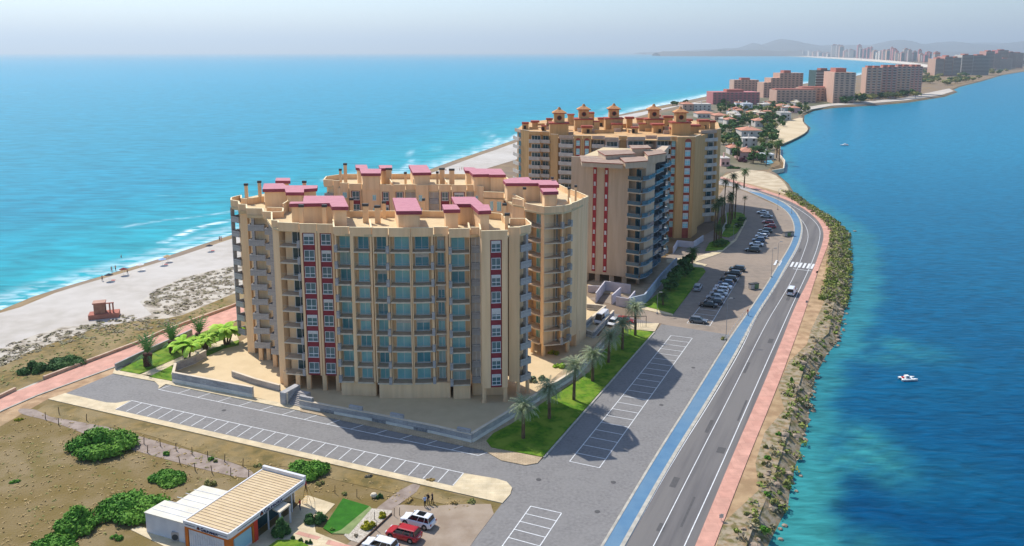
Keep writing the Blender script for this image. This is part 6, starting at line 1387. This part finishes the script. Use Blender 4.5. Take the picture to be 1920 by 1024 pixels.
rsign('dark backed sign on the pink pavement near the crosswalk', 1531, 523, m_trim); rsign('small sign on the pink pavement right of the van', 1512, 572, m_galv, False, 1.2); rsign('sign at the far start of the pink pavement', 1461, 372, m_trim); rsign('pale marker post at the near edge of the pink pavement', 1352, 976, m_whitep, False, 1.0)
for k in range(16):
    t = k/15; pt = lerp((1382, 652), (1450, 543), t); q = MB(); q.tube((0,0,0), (0,0,.75), .05, .05, 6); o = q.build('bollard', m_frame); o.location = P(pt[0], pt[1], .13); tag(o, f'white bollard between blue path and road, {ordw(k)} from the near end', 'bollard', 'bollards along the blue path')
for k in range(12):
    t = k/11; pt = lerp((1362, 640), (1398, 590), t); q = MB(); q.tube((0,0,0), (0,0,.7), .05, .05, 6); o = q.build('bollard', m_frame); o.location = P(pt[0]-3, pt[1]-1, .13); tag(o, f'white bollard on the car park edge of the blue path, {ordw(k)} from near', 'bollard', 'bollards along the blue path')
# median planters at the seam
o = leafcloud(bush_blobs(1, .7, .8, 5, 3), 300, .15, seed=3).build('planter_shrub', m_oliv); o.location = P(1357, 636, .1); tag(o, 'small olive planted clump at the lamp foot beside the blue path', 'shrub')
# gate pergola near side road
PG = thing('entrance_gate', 'thin dark metal gate frame at the foot of the last palm', 'gate', P(1190, 614, .1), .1)
for x in (-2.6, 2.6): q = MB(); q.tube((x,0,0), (x,0,2.6), .06, .06, 6); q.build('post', m_trim, PG)
q = MB(); q.box(-2.6, 2.6, -.05, .05, 2.5, 2.62); q.build('top_rail', m_trim, PG)
for k in range(12): q = MB(); q.box(-2.5+k*.42, -2.46+k*.42, -.02, .02, 0, 1.4); q.build('bar', m_trim, PG)
# boats
def boat(label, x, y, s_, rz):
    r = thing('boat', label, 'boat', P(x, y, ZW), rz); m = mat('boat_white', S(236,236,232), rough=.35)
    for k in (-1, 1):
        q = MB(); y0 = k*.75*s_
        ring = [(-2*s_, .28), (-1.2*s_, .36), (.8*s_, .34), (1.6*s_, .2), (2.1*s_, .03)]
        for (xa, wa), (xb, wb) in zip(ring[:-1], ring[1:]):
            i = q.av([(xa, y0-wa*s_, .45*s_), (xa, y0+wa*s_, .45*s_), (xa, y0, -.15), (xb, y0-wb*s_, .5*s_), (xb, y0+wb*s_, .5*s_), (xb, y0, -.15)]); q.f += [(i, i+1, i+4, i+3), (i, i+3, i+5, i+2), (i+1, i+2, i+5, i+4)]; q.mi += [0]*3
        q.build('hull', m, r)
    q = MB(); q.box(-1.7*s_, .9*s_, -.75*s_, .75*s_, .42*s_, .55*s_); q.build('deck', m, r)
    q = MB(); q.prism([(-.9*s_,-.5*s_),(.5*s_,-.5*s_),(.5*s_,.5*s_),(-.9*s_,.5*s_)], .55*s_, 1.15*s_, [(-.8*s_,-.4*s_),(.1*s_,-.4*s_),(.1*s_,.4*s_),(-.8*s_,.4*s_)]); q.build('cabin', m, r)
    q = MB(); q.box(-.5*s_, .0, -.51*s_, .51*s_, .7*s_, .95*s_); q.build('window', m_cglass, r)
    q = MB(); q.box(-1.5*s_, -1.1*s_, -.35*s_, .35*s_, .55*s_, .8*s_); q.build('seat', CL['red'], r); return r
boat('white twin hulled pedal boat moored in the deep blue lagoon', 1702, 712, .8, .1); boat('small white boat far out on the pale blue lagoon', 1583, 273, 1.3, 2.8)
q = MB(); leafcloud([(0,0,.1,1.0,.7,.4)], 1, .01, q); o = q.build('rock', m_rock); o.location = P(1603, 434, ZW); tag(o, 'dark rock breaking the lagoon surface off the bend', 'rock')
# ================================================================ haze
q = MB(); q.box(-70000, 70000, -300, 62000, -5.2, 900)
mh = bpy.data.materials.new('haze_air'); mh.use_nodes = True; nt = mh.node_tree; nt.nodes.remove(nt.nodes['Principled BSDF'])
pv = nt.nodes.new('ShaderNodeVolumePrincipled'); pv.inputs['Color'].default_value = HAZE_COL; pv.inputs['Density'].default_value = HAZE; pv.inputs['Anisotropy'].default_value = 0.3
nt.links.new(pv.outputs[0], nt.nodes['Material Output'].inputs['Volume'])
tag(q.build('haze', mh), kind='stuff')
